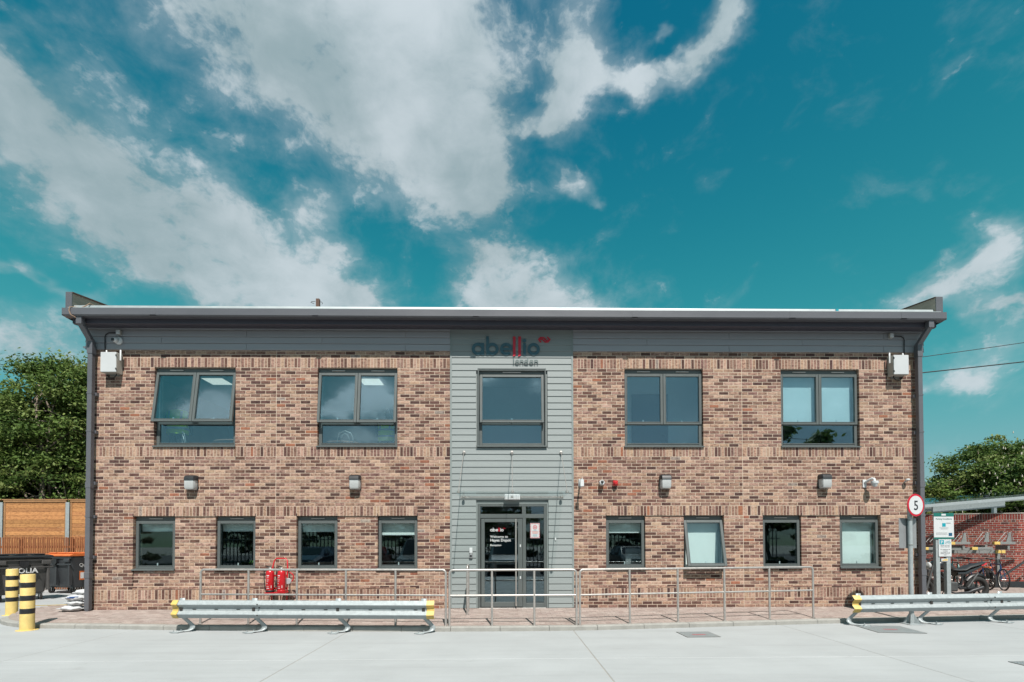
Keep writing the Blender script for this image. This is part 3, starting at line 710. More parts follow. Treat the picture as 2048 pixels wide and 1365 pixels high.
# --- square downpipes with swan necks
def downpipe(xp, xt, sgn):
    """xp: pipe centre, xt: outlet centre at the gutter"""
    w = .052
    dp = MB().cbox(xp-w, xp+w, -.175, -.072, .20, 5.93, .008).build('downpipe', M_gutter, bld)
    nk = MB()
    def sq(p, wd): return [(p[0]-wd, p[1]-wd, p[2]), (p[0]+wd, p[1]-wd, p[2]), (p[0]+wd, p[1]+wd, p[2]), (p[0]-wd, p[1]+wd, p[2])]
    path = [(xp, -.123, 5.90, w+.008), (xp, -.123, 6.17, w+.003), (xt, -.41, 6.47, w+.003), (xt, -.41, 6.62, w+.003)]
    rings = [sq(p, p[3]) for p in path]; vs = [v for r in rings for v in r]
    nk.add(vs, [(i*4+k, i*4+(k+1) % 4, i*4+4+(k+1) % 4, i*4+4+k) for i in range(3) for k in range(4)]+[(0,1,2,3), (12,13,14,15)])
    nk.cbox(xt-w-.009, xt+w+.009, -.41-w-.009, -.41+w+.009, 6.44, 6.53, .004)
    nk.build('swan_neck', M_gutter, dp)
    for zb in (1.35, 2.25, 3.0, 4.15, 5.0):
        MB().box(xp-w-.004, xp+w+.004, -.179, -.068, zb, zb+.03).box(xp+w-.02 if sgn < 0 else xp-w-.03, xp+w+.03 if sgn < 0 else xp-w+.02, -.072, .01, zb-.02, zb+.05).build('pipe_bracket', M_gutter, dp)
    for zb in (2.9, .9): MB().cbox(xp-w-.006, xp+w+.006, -.181, -.066, zb, zb+.13, .004).build('pipe_socket', M_gutter, dp)
    MB().cbox(xp-w+.008, xp+w-.008, -.167, -.08, .10, .21, .01).build('pipe_shoe', M_gutter, dp)
downpipe(-9.20, -9.19-.02, -1); downpipe(9.525, 9.53+.02, 1)

# --- windows
def frame4(m, x0, x1, z0, z1, w, y0, y1, c=.004, wb=None):
    wb = wb or w
    m.cbox(x0, x0+w, y0, y1, z0, z1, c).cbox(x1-w, x1, y0, y1, z0, z1, c).cbox(x0+w, x1-w, y0+.001, y1-.001, z1-w, z1, c).cbox(x0+w, x1-w, y0+.001, y1-.001, z0, z0+wb, c)
    return m
def sill(win, x0, x1, z, y0=-.035, name='sill'):
    MB().prism([(y0, z-.034), (y0, z-.006), (y0+.012, z+.0), (.12, z+.012), (.12, z-.004), (y0+.02, z-.012), (y0+.012, z-.034)], x0-.006, x1-.002, 'x').build(name, M_frame, win)
def sash(win, x0, x1, z0, z1, ang, y0=.052, w=.062, glass=M_glass, y_th=.058):
    """top-hung casement: origin on the hinge at its head"""
    s = MB(); H = z1-z0; xm = (x0+x1)/2; hw = (x1-x0)/2
    frame4(s, -hw, hw, -H, 0, w, 0, y_th)
    frame4(s, -hw+w-.012, hw-w+.012, -H+w-.012, -w+.012, .012, -.006, .01, .003)
    a = s.build('sash', M_frame, win, loc=(xm, y0, z1)); a.rotation_euler.x = -R(ang)
    p = MB().box(-hw+w-.008, hw-w+.008, .022, .034, -H+w-.008, -w+.008).build('pane', glass, win, loc=(xm, y0, z1)); p.rotation_euler.x = -R(ang)
    h = MB().cbox(-.012, .012, .062, .085, -H+.03, -H+.12, .003).build('handle', M_white, win, loc=(xm, y0, z1)); h.rotation_euler.x = -R(ang)
def vent(win, xm, z, w=.30, y=.068):
    MB().cbox(xm-w/2, xm+w/2, y-.022, y+.004, z-.011, z+.011, .004).build('trickle_vent', M_ss, win)
def upper_window(key, ang):
    x0, x1 = UP[key]; z0, z1 = SILL_U, HEAD_U; fr = .07; zt = z0+.555
    m = MB(); frame4(m, x0+.006, x1-.006, z0+.012, z1-.005, fr, .075, .15); xm = (x0+x1)/2
    m.cbox(x0+fr, x1-fr, .076, .149, zt-.035, zt+.035).cbox(xm-.035, xm+.035, .077, .148, zt+.035, z1-fr)
    m.cbox(x0+.006, x1-.006, .068, .14, z1-.095, z1-.006, .004)
    win = m.build('window', M_frame, bld)
    for a, b in ((x0+.012, xm-.004), (xm+.004, x1-.012)):
        sash(win, a, b, zt-.025, z1-.098, ang); vent(win, (a+b)/2, z1-.05)
    MB().box(x0+fr-.01, x1-fr+.01, .10, .112, z0+.07, zt-.03).build('pane', M_glass, win)
    MB().cbox(x0+fr-.004, x1-fr+.004, .066, .0755, z0+.078, z0+.096, .003).build('bead', M_frame, win)
    sill(win, x0-.012, x1+.012, z0+.02)
    return win
def lower_window(key, ang):
    x0, x1 = LO[key]; z0, z1 = WZL, HEAD_L; fr = .06; yo = REC
    m = MB(); frame4(m, x0+.006, x1-.006, z0+.014, z1-.005, fr, .075+yo, .15+yo)
    m.cbox(x0+.006, x1-.006, .062+yo, .14+yo, z1-.095, z1-.006, .004)
    win = m.build('window', M_frame, bld)
    sash(win, x0+.012, x1-.012, z0+.022, z1-.098, ang, .045+yo, .066, M_glassl); vent(win, (x0+x1)/2, z1-.05, .30, .062+yo)
    sill(win, x0-.014, x1+.012, z0+.014, -.02)
    return win
for k_, a in dict(W1=9.0, W2=7.0, W3=0, W4=0).items(): upper_window(k_, a)
for k_ in LO: lower_window(k_, {'L6': 14.0}.get(k_, 0))
# entrance window
x0, x1, z0, z1 = W0; zt = 4.40
m = MB(); frame4(m, x0, x1, z0, z1, .03, -.03, .03); frame4(m, x0+.03, x1-.03, z0+.03, z1-.03, .07, .05, .13); m.cbox(x0+.1, x1-.1, .052, .128, zt-.03, zt+.03)
m.cbox(x0+.03, x1-.03, .042, .12, z1-.12, z1-.031, .004)
win = m.build('window', M_frame, bld); sash(win, x0+.05, x1-.05, zt-.01, z1-.125, 5.0, .03, .06); vent(win, (x0+x1)/2, z1-.075, .42, .043)
MB().box(x0+.09, x1-.09, .09, .102, z0+.09, zt-.02).build('pane', M_glass, win); sill(win, x0-.02, x1+.02, z0+.03, -.06)
# --- entrance door screen
def DX(u): return -.589+(u-303)*(1.574/557)
def DZ(v): return .187+(1148-v)*(2.36/838)
scr = MB(); ya, yb = .03, .10
scr.cbox(DR[0], DX(324), ya, yb, .178, DR[3], .004).cbox(DX(836), DR[1], ya, yb, .178, DR[3], .004)
scr.cbox(DX(324), DX(836), ya+.001, yb-.001, DZ(331), DR[3], .004).cbox(DX(324), DX(836), ya+.001, yb-.001, DZ(425), DZ(392), .004)
scr.cbox(DX(664), DX(691), ya+.002, yb-.002, .178, DZ(425), .004).cbox(DX(659), DX(691), ya+.002, yb-.002, DZ(392), DZ(331), .004)
scr.cbox(DX(691), DX(836), ya+.001, yb-.001, .179, DZ(1112), .004)
scr = scr.build('door_screen', M_frame, bld)
for u0, u1, v0, v1 in ((324, 659, 392, 331), (691, 836, 392, 331), (691, 836, 1112, 425)):
    MB().box(DX(u0)-.006, DX(u1)+.006, .06, .07, DZ(v0)-.006, DZ(v1)+.006).build('pane', M_glassd, scr)
leaf = MB(); l0, l1, lt, lb = DX(330), DX(662), DZ(430), DZ(1141)
leaf.cbox(l0, DX(358), .012, .08, lb, lt, .004).cbox(DX(626), l1, .012, .08, lb, lt, .004).cbox(DX(358), DX(626), .013, .079, DZ(458), lt, .004).cbox(DX(358), DX(626), .013, .079, lb, DZ(1102), .004)
leaf = leaf.build('door', M_frame, bld)
MB().box(DX(352), DX(632), .04, .05, DZ(1108), DZ(452)).build('pane', M_glassd, leaf)
hd = MB().tube([(DX(609), -.055, DZ(1132)), (DX(609), -.055, DZ(434))], .0175, 14); 
for v in (500, 1060): hd.cyl((DX(609), -.055, DZ(v)), (DX(609)+.03, .02, DZ(v)), .01, n=10)
hd.build('pull_handle', M_ss, leaf, 40)
for v in (650, 906): MB().cbox(DX(640), DX(650), .002, .02, DZ(v)-.03, DZ(v)+.03, .003).build('lock', M_white, leaf)
MB().cbox(DR[0]+.02, DR[1]-.02, -.03, .1, .166, .186, .006).build('threshold', M_ss, bld)
# lettering on the door glass
def wordmark(par, x, y, z, s, m1, m2, th, mt):
    """rounded seven-letter company name; x,z of the first letter's left edge and the base line"""
    y0, y1 = y-th, y
    def A(name, mb, m): return mb.build(name, m, par, 40)
    ro, ri = .143*s, .077*s; zc = z+.143*s; P = lambda q: x+(q+.72)*s
    def bar(b, xa, xb, za, zb): return b.cbox(P(xa), P(xb), y0-.0003, y1, z+za*s, z+zb*s, .003*s)
    A('letter_a', bar(MB().ring(P(-.577), zc, ro, ri, y0, y1), -.502, -.437, 0, .283), m1)
    A('letter_b', bar(MB().ring(P(-.249), zc, ro, ri, y0, y1), -.392, -.327, 0, .437), m1)
    e = MB().ring(P(.066), zc, ro, ri, y0, y1, 0, 318); A('letter_e', bar(e, -.06, .204, .113, .17), m1)
    for a, b in ((.22, .28), (.342, .402)):
        A('letter_l', MB().prism([(P(a), z+.433*s), (P(a), z-.03*s), (P(b), z+.0*s), (P(b), z+.433*s)], y0, y1), m2)
    i = bar(MB(), .452, .516, 0, .281); i.lathe([(.0001, y0), (.041*s, y0), (.041*s, y1), (.0001, y1)], (P(.484), 0, z+.34*s), 24, 'y'); A('letter_i', i, m1)
    A('letter_o', MB().ring(P(.693), zc, ro, ri, y0, y1), m1)
    q = lambda L: [(P(a), z+b*s) for a, b in L]
    ar = MB()
    ar.stroke(q([(.865, .302), (.806, .365), (.85, .412), (.925, .412), (.985, .345), (1.06, .345)]), .026*s, y0, y1)
    ar.stroke(q([(1.005, .425), (1.068, .362), (1.022, .312), (.95, .312), (.89, .378), (.815, .378)]), .026*s, y0-.0004, y1)
    A('arrow_emblem', ar, m2)
wordmark(leaf, DX(402), .0385, DZ(533), .197, M_wprint, M_lred, .0006, None)
text('lettering', 'Welcome to', .079, M_wprint, leaf, (DX(402), .0385, DZ(584)), extrude=.0004, bold=.0006)
text('lettering', 'Hayes Depot', .088, M_wprint, leaf, (DX(402), .0385, DZ(614)), extrude=.0004, bold=.0016)
text('lettering', 'Reception', .062, M_wprint, leaf, (DX(402), .0385, DZ(651)), extrude=.0004, bold=.0008)
# --- interior: floors, ceilings, partitions, so the windows look into rooms
MB().box(BX0+.3, BX1-.3, .30, 8.7, .03, .17).build('floor_slab', M_floor_in, bld)
MB().box(BX0+.3, BX1-.3, .302, 8.7, 2.62, 3.38).build('floor_slab', M_ceil, bld)
MB().box(BX0+.3, BX1-.3, .302, 8.7, 6.02, 6.2).build('ceiling', M_ceil, bld)
for x in (-1.35, 1.72, 5.5): MB().box(x-.06, x+.06, .302, 8.69, 3.381, 6.019).build('partition', M_inw, bld)
MB().box(BX0+.301, -1.42, 5.2, 5.3, 3.381, 6.019).build('partition', M_inw, bld)
MB().box(1.79, 5.43, 1.35, 1.45, 3.381, 6.019).build('partition', M_inw, bld)
MB().box(5.57, BX1-.301, 3.2, 3.3, 3.381, 6.019).build('partition', M_inw, bld)
MB().box(-1.28, 1.65, 2.6, 2.7, 3.381, 6.019).build('partition', M_inw, bld)
MB().box(3.28, 4.20, 1.31, 1.349, 3.381, 5.45).cbox(4.05, 4.12, 1.27, 1.309, 4.37, 4.40).build('inner_door', M_door_in, bld)
for x in (-5.15, -1.35, 1.72, 3.7, 5.5): MB().box(x-.06, x+.06, .302, 8.69, .171, 2.619).build('partition', M_ind, bld)
MB().box(BX0+.301, -5.22, 3.5, 3.6, .171, 2.619).box(-5.08, -1.42, 3.5, 3.6, .171, 2.619).box(-1.28, 1.65, 4.5, 4.6, .171, 2.619).box(1.79, 3.63, 3.5, 3.6, .171, 2.619).box(3.77, 5.43, 3.5, 3.6, .171, 2.619).box(5.57, BX1-.301, 3.5, 3.6, .171, 2.619).build('rear_partition', M_ind, bld)
for i, (x, y, side) in enumerate(((-7.66, 2.1, 'left'), (-3.55, 2.1, 'second'))):
    t = thing('ceiling_light', ['lit square ceiling panel seen through the far left upper window', 'lit square ceiling panel seen through the second upper window from the left'][i], 'ceiling light', (x, y, 6.0), group='ceiling panels upstairs')
    MB().box(-.32, .32, -.32, .32, 0, .018).build('frame', M_white, t); MB().box(-.27, .27, -.27, .27, -.004, -.0005).build('diffuser', M_panel, t)

# ================================================================== THINGS ON THE WALL
# --- company sign above the entrance
sg = thing('company_sign', 'raised teal and red company name with small grey word london above entrance', 'sign', (0, 0, 0))
wordmark(sg, -.72, -.026, 5.938, 1.0, M_teal, M_lred, .012, None)
sm = MB(); ys0, ys1 = -.052, -.036; zb = 5.745
for x in (.316, .641): sm.ring(x, zb+.043, .043, .024, ys0, ys1)
sm.ring(.521, zb+.043, .043, .024, ys0, ys1).cbox(.548, .566, ys0-.0005, ys1, zb, zb+.135, .002)
sm.cbox(.226, .245, ys0, ys1, zb, zb+.135, .002)
for x in (.419, .750): sm.ring(x, zb+.043, .043, .024, ys0, ys1, 0, 180).cbox(x-.043, x-.024, ys0-.0005, ys1, zb, zb+.086, .002).cbox(x+.024, x+.043, ys0-.0005, ys1, zb, zb+.043, .002)
sm.build('small_word', M_small, sg, 40)
# --- glass canopy on stainless rods
cp = thing('glass_canopy', 'clear glass door canopy hung from three thin steel rods', 'canopy', (.19, 0, 2.70))
MB().cbox(-1.17, 1.17, -1.27, -.03, -.009, .009, .003).build('glass_sheet', M_glassc, cp)
for xw, xf in ((-1.09, -1.11), (0, -.01), (1.12, 1.11)):
    MB().tube([(xw, -.05, 1.015), (xf, -1.17, .03)], .006, 8).build('rod', M_ss, cp, 40)
    MB().lathe([(.001, -.02), (.035, -.02), (.035, -.04), (.014, -.045), (.014, -.07), (.001, -.07)], (xw, 0, 1.015), 16, 'y').build('wall_fixing', M_ss, cp, 40)
    MB().lathe([(.001, -.02), (.033, -.02), (.033, .02), (.012, .024), (.012, .045), (.001, .045)], (xf, -1.17, 0), 16).build('clamp', M_ss, cp, 40)
    MB().lathe([(.001, -.02), (.033, -.02), (.033, .02), (.001, .02)], (xw, -.10, 0), 16).build('clamp', M_ss, cp, 40)
MB().box(-1.17, 1.17, -.03, -.016, -.02, .02).build('wall_channel', M_ss, cp)
# --- white lamp unit above the door
t = thing('door_lamp', 'white ribbed lamp unit above the entrance door under the canopy', 'lamp', (.195, -.02, 2.69))
MB().cbox(-.175, .175, -.10, 0, -.062, .062, .012).build('housing', M_white, t)
for i in range(9): MB().cbox(-.155+.035*i, -.137+.035*i, -.106, -.099, -.05, .05, .003).build('rib', M_lens, t)
# --- card reader and intercom by the door
t = thing('door_intercom', 'grey intercom panel with round button left of the door', 'intercom', (-.742, -.02, 1.42))
MB().cbox(-.035, .035, -.03, 0, .01, .13, .006).build('panel', M_white, t); MB().cbox(-.038, .038, -.035, 0, -.11, .0, .012).build('push_plate', M_signback, t)
MB().lathe([(.001, -.035), (.024, -.035), (.02, -.046), (.001, -.046)], (0, 0, -.055), 16, 'y').build('button', M_black, t, 40)
o = MB().cbox(1.16, 1.19, -.03, -.01, 1.71, 1.77, .004).build('door_release', M_white); tag(o, 'tiny white switch on the cladding right of the door', 'switch')
# --- bulkhead wall lights with a dark hood
def wall_light():
    t = thing('wall_light', 'x', 'wall light', (0, 0, 0), group='hooded wall lights between the floors')
    MB().cbox(-.125, .125, -.03, 0, -.165, .165, .02).build('base', M_blackp, t)
    prof = [(-.118, 0), (-.118, -.10), (-.095, -.135), (.095, -.135), (.118, -.10), (.118, 0)]
    bdy = MB(); n = len(prof)
    # lens: rounded block that slopes in at the foot
    for k_ in range(1):
        rings = []
        for zz, s_, d_ in ((-.16, .80, .55), (-.145, .92, .85), (-.10, 1, 1), (.06, 1, 1), (.075, .98, .98)):
            rings.append([(px*s_, -.03+py*d_, zz) for px, py in prof])
        vs = [v for r in rings for v in r]
        bdy.add(vs, [(i*n+k, i*n+(k+1) % n, (i+1)*n+(k+1) % n, (i+1)*n+k) for i in range(4) for k in range(n)]+[tuple(range(n)), tuple(4*n+k for k in range(n))])
    bdy.build('lens', M_lens, t, 35)
    MB().cbox(-.085, .085, -.163, -.158, -.10, .05, .002).build('reflector', M_signback, t)
    hd = MB(); rings = []
    for zz, s_, d_ in ((.052, 1.07, 1.1), (.12, 1.05, 1.0), (.155, .98, .8), (.17, .85, .45)):
        rings.append([(px*s_, -.028+py*d_, zz) for px, py in prof])
    vs = [v for r in rings for v in r]
    hd.add(vs, [(i*n+k, i*n+(k+1) % n, (i+1)*n+(k+1) % n, (i+1)*n+k) for i in range(3) for k in range(n)]+[tuple(range(n)), tuple(3*n+k for k in range(n))])
    hd.build('hood', M_blackp, t, 35)
    return t
wl = wall_light()
for i, (x, zc, lab) in enumerate(((-7.0, 3.02, 'hooded wall light at the far left below the upper window with the open sashes'), (-3.345, 3.028, 'hooded wall light left of the entrance above the fourth ground-floor window pair gap'), (3.683, 3.036, 'hooded wall light right of the entrance, nearest the red beacon'), (7.349, 3.046, 'hooded wall light at the far right beside the white dome camera'))):
    o = wl if i == 0 else copy_tree(wl); o.location = (x, -.002, zc); o['label'] = lab
wl['label'] = 'hooded wall light at the far left below the upper window with the open sashes'
[o for o in bpy.data.objects if o.get('label', '').startswith('hooded wall light left')][0]['label'] = 'hooded wall light midway between the left corner and the entrance'
# --- equipment boxes under the eaves, with antennas, cable and junction box
def equip(x, sgn, lab):
    """sgn=-1: left corner, +1: right corner"""
    t = thing('equipment_box', lab, 'equipment box', (x, 0, 5.695), group='white boxes under the eaves')
    MB().cbox(-.175, .175, -.19, -.012, -.225, .225, .006).build('enclosure', M_beige, t)
    MB().cbox(-.172, .172, -.206, -.191, -.222, .222, .006).build('lid', M_offw, t)
    for zz in (-.15, .15): MB().cbox(sgn*-.17-.012, sgn*-.17+.012, -.214, -.2, zz-.02, zz+.02, .003).build('hinge', M_blackp, t)
    for k_, (ax, z0, z1, yy) in enumerate(((sgn*-.205, .06, .30, -.12), (sgn*.12, .20, .30, -.10))):
        MB().lathe([(.001, z0), (.017, z0), (.017, z1-.01), (.01, z1), (.001, z1)], (ax, yy, 0), 14).build('antenna', M_white, t, 40)
    MB().tube([(sgn*-.176, -.1, .08), (sgn*-.205, -.12, .08), (sgn*-.205, -.12, .1)], .009, 8).build('antenna_arm', M_ss, t, 40)
    MB().box(-.1, .1, -.014, .001, -.26, .26).build('mounting_plate', M_galvd, t)
    MB().tube([(sgn*-.10, -.1, -.222), (sgn*-.10, -.1, -.27), (sgn*-.05, -.09, -.31), (sgn*.06, -.06, -.315), (sgn*.13, -.04, -.27), (sgn*.185, -.02, -.2), (sgn*.2, -.02, .1), (sgn*.2, -.045, .35), (sgn*.2, -.05, .62), (sgn*.18, -.05, .68), (sgn*.12, -.05, .71), (sgn*-.08, -.05, .715)], .011, 8).build('cable', M_cable, t, 40)
    jb = thing('junction_box', 'small square grey junction box on the fascia at the %s eaves corner' % ('left' if sgn < 0 else 'right'), 'junction box', (x+sgn*-.12, -.035, 6.41), group='fascia junction boxes')
    MB().cbox(-.045, .045, -.06, 0, -.05, .05, .006).build('body', M_beige, jb); MB().cbox(-.043, .043, -.067, -.061, -.048, .048, .005).build('cover', M_offw, jb)
equip(-8.765, -1, 'white equipment box with two antennas on the left end of the wall')
equip(9.06, 1, 'white equipment box with two antennas on the right end of the wall')
# --- cameras, beacon and detectors
t = thing('turret_camera', 'white turret camera on the fascia above the left equipment box', 'camera', (-8.66, -.032, 6.23))
MB().lathe([(.001, 0), (.085, 0), (.085, -.03), (.06, -.05), (.001, -.05)], (0, 0, 0), 24, 'y').build('base', M_white, t, 40)
MB().ball((-.03, -.075, -.005), .058, 16, 10).build('eyeball', M_white, t, 60); MB().cbox(-.085, -.015, -.138, -.115, -.045, .02, .01).build('lens_window', M_black, t)
t = thing('dome_camera', 'round white camera with dark lens beside the red beacon', 'camera', (2.23, 0, 3.02))
MB().lathe([(.001, 0), (.06, 0), (.062, -.09), (.05, -.13), (.001, -.13)], (0, 0, 0), 24, 'y').build('body', M_white, t, 40); MB().lathe([(.001, -.125), (.034, -.13), (.026, -.155), (.001, -.165)], (0, 0, .012), 20, 'y').build('lens', M_black, t, 40)
t = thing('alarm_beacon', 'red alarm beacon right of the round white camera', 'beacon', (2.545, 0, 3.01))
MB().cbox(-.058, .058, -.07, 0, -.06, .06, .012).build('base', M_red_p, t); MB().lathe([(.001, -.065), (.05, -.065), (.05, -.085), (.036, -.11), (.001, -.12)], (0, 0, .002), 24, 'y').build('lens', M_redl, t, 40)
t = thing('flag_sign', 'small white sign bracket standing out from the brick beside the cladding', 'sign', (1.74, 0, 2.99))
MB().cbox(-.006, .006, -.33, -.03, -.09, .11, .003).build('plate', M_white, t); MB().cbox(-.03, .03, -.03, 0, -.05, .12, .004).build('bracket', M_white, t); MB().cbox(-.04, .04, -.35, -.33, -.085, .07, .004).build('end_box', M_white, t)
t = thing('ptz_camera', 'white swan-neck dome camera near the right corner', 'camera', (8.34, 0, 3.0))
MB().cbox(-.075, .01, -.02, 0, -.09, .09, .006).build('bracket_plate', M_white, t)
MB().tube([(-.03, -.02, .02), (.0, -.10, .07), (.03, -.17, .10), (.05, -.2, .09), (.055, -.21, .03)], [.028, .028, .027, .027, .03], 12).build('arm', M_white, t, 50)
MB().lathe([(.001, .045), (.075, .04), (.08, .0), (.075, -.02), (.062, -.022), (.055, -.06), (.035, -.09), (.001, -.1)], (.055, -.21, 0), 24).build('dome', M_white, t, 40)
t = thing('motion_sensor', 'tiny white mushroom sensor next to the right downpipe', 'sensor', (9.25, 0, 3.08))
MB().lathe([(.001, .03), (.045, .02), (.05, -.005), (.03, -.02), (.001, -.02)], (0, -.09, 0), 18).build('cap', M_white, t, 40); MB().tube([(0, 0, -.03), (0, -.05, -.03), (0, -.09, -.015)], .018, 10).build('stem', M_white, t, 40)
t = thing('side_floodlight', 'small white fitting projecting from the left end of the fascia', 'light', (-9.42, .1, 6.09))
MB().prism([(0, -.03), (-.12, .02), (-.13, .05), (0, .07)], -.04, .06).build('head', M_white, t); MB().box(-.01, .03, 0, .1, -.01, .04).build('arm', M_white, t)
# --- left gutter rope, roof post
o = MB().tube([(-9.30, -.46, 6.80), (-9.36, -.515, 6.78), (-9.37, -.52, 6.7), (-9.34, -.52, 6.61), (-9.28, -.47, 6.57), (-9.25, -.40, 6.56)], .011, 8).tube([(-9.30, -.46, 6.8), (-9.2, -.44, 6.79), (-9.12, -.40, 6.85), (-9.06, -.36, 6.93), (-9.03, -.2, 6.92)], .011, 8).build('rope', M_rope, None, 40)
tag(o, 'frayed tan rope looped over the left end of the gutter', 'rope')
t = thing('roof_post', 'short brown timber post with wire loop standing on the roof edge', 'post', (-4.55, .9, 6.9))
MB().cbox(-.042, .042, -.04, .04, 0, .76, .004).build('post', M_oldwood, t)
MB().tube([(-.05, -.05, .68), (-.13, -.08, .66), (-.14, -.1, .63), (-.06, -.1, .60)], .006, 6).tube([(.05, -.05, .67), (.11, -.06, .66), (.14, -.08, .62), (.13, -.1, .59)], .006, 6).build('wire_loop', M_cable, t)

# --- roller blinds (hang inside the windows)
def blind(x0, x1, z0, z1, lab, y=.22):
    t = thing('roller_blind', lab, 'blind', ((x0+x1)/2, y, z1), group='roller blinds')
    w = (x1-x0)/2; h = z1-z0
    MB().tube([(-w, 0, -.03), (w, 0, -.03)], .026, 10).build('roller', M_white, t, 40)
    MB().box(-w+.01, w-.01, -.0275, -.0255, -h, -.03).build('fabric', M_blind, t); MB().cbox(-w+.01, w-.01, -.034, -.02, -h-.02, -h+.004, .003).build('bottom_bar', M_white, t)
bl = dict(L1=(1.955, 'grey roller blind part-drawn in the leftmost ground-floor window'), L2=(1.955, 'grey roller blind part-drawn in the second ground-floor window from the left'), L3=(1.94, 'roller blind part-drawn in the third ground-floor window, right of the fire extinguishers'), L4=(1.86, 'roller blind part-drawn in the ground-floor window just left of the entrance'), L5=(1.90, 'roller blind part-drawn in the first ground-floor window right of the entrance'), L6=(1.10, 'fully drawn pale blind behind the open ground-floor window'), L8=(1.12, 'fully drawn pale blind in the rightmost ground-floor window'))
for k_, (zb, lab) in bl.items(): blind(LO[k_][0]+.05, LO[k_][1]-.05, zb, HEAD_L+.03, lab, .24)
a, b = UP['W4']
blind(a+.06, (a+b)/2-.02, 4.44, HEAD_U+.03, 'pale blind drawn in the left half of the far right upper window'); blind((a+b)/2+.02, b-.06, 4.44, HEAD_U+.03, 'pale blind drawn in the right half of the far right upper window')
# --- canteen furniture upstairs
def round_table(x, y, lab):
    t = thing('round_table', lab, 'table', (x, y, 3.38), group='round canteen tables')
    MB().lathe([(.001, .70), (.52, .70), (.54, .712), (.54, .728), (.53, .735), (.001, .735)], n=36).build('table_top', M_tabl, t, 30)
    for k_ in range(4):
        a = k_*math.pi/2+.5; c, s_ = math.cos(a), math.sin(a)
        MB().tube([(c*.42, s_*.42, .7), (c*.34, s_*.34, .62), (c*.12, s_*.12, .4), (c*.15, s_*.15, .2), (c*.34, s_*.34, .01)], .012, 8).build('leg', M_ss, t, 40)
round_table(-6.5, .98, 'round brown table behind the far left upper window')
round_table(-3.95, 1.15, 'round brown table behind the second upper window')
def wire_chair(x, y, rz, lab):
    t = thing('wire_chair', lab, 'chair', (x, y, 3.38), rz, 'wire-back canteen chairs')
    MB().lathe([(.001, .45), (.2, .45), (.2, .47), (.001, .47)], n=24).build('seat', M_tabl, t, 30)
    for sx in (-1, 1):
        for sy in (-1, 1): MB().tube([(sx*.13, sy*.13, .45), (sx*.2, sy*.2, 0)], .011, 8).build('leg', M_ss, t, 40)
    MB().tube([(-.17, .16, .45), (-.19, .2, .7), (-.14, .22, .86), (0, .23, .92), (.14, .22, .86), (.19, .2, .7), (.17, .16, .45)], .010, 8).build('back_hoop', M_ss, t, 40)
    MB().tube([(-.09, .17, .45), (-.1, .21, .7), (-.06, .23, .82), (0, .235, .86), (.06, .23, .82), (.1, .21, .7), (.09, .17, .45)], .008, 8).build('back_hoop', M_ss, t, 40)
wire_chair(-3.72, .62, math.pi, 'wire-back chair in front of the table in the second upper window'); wire_chair(-7.42, .7, 2.3, 'wire-back chair beside the person in the far left upper window')
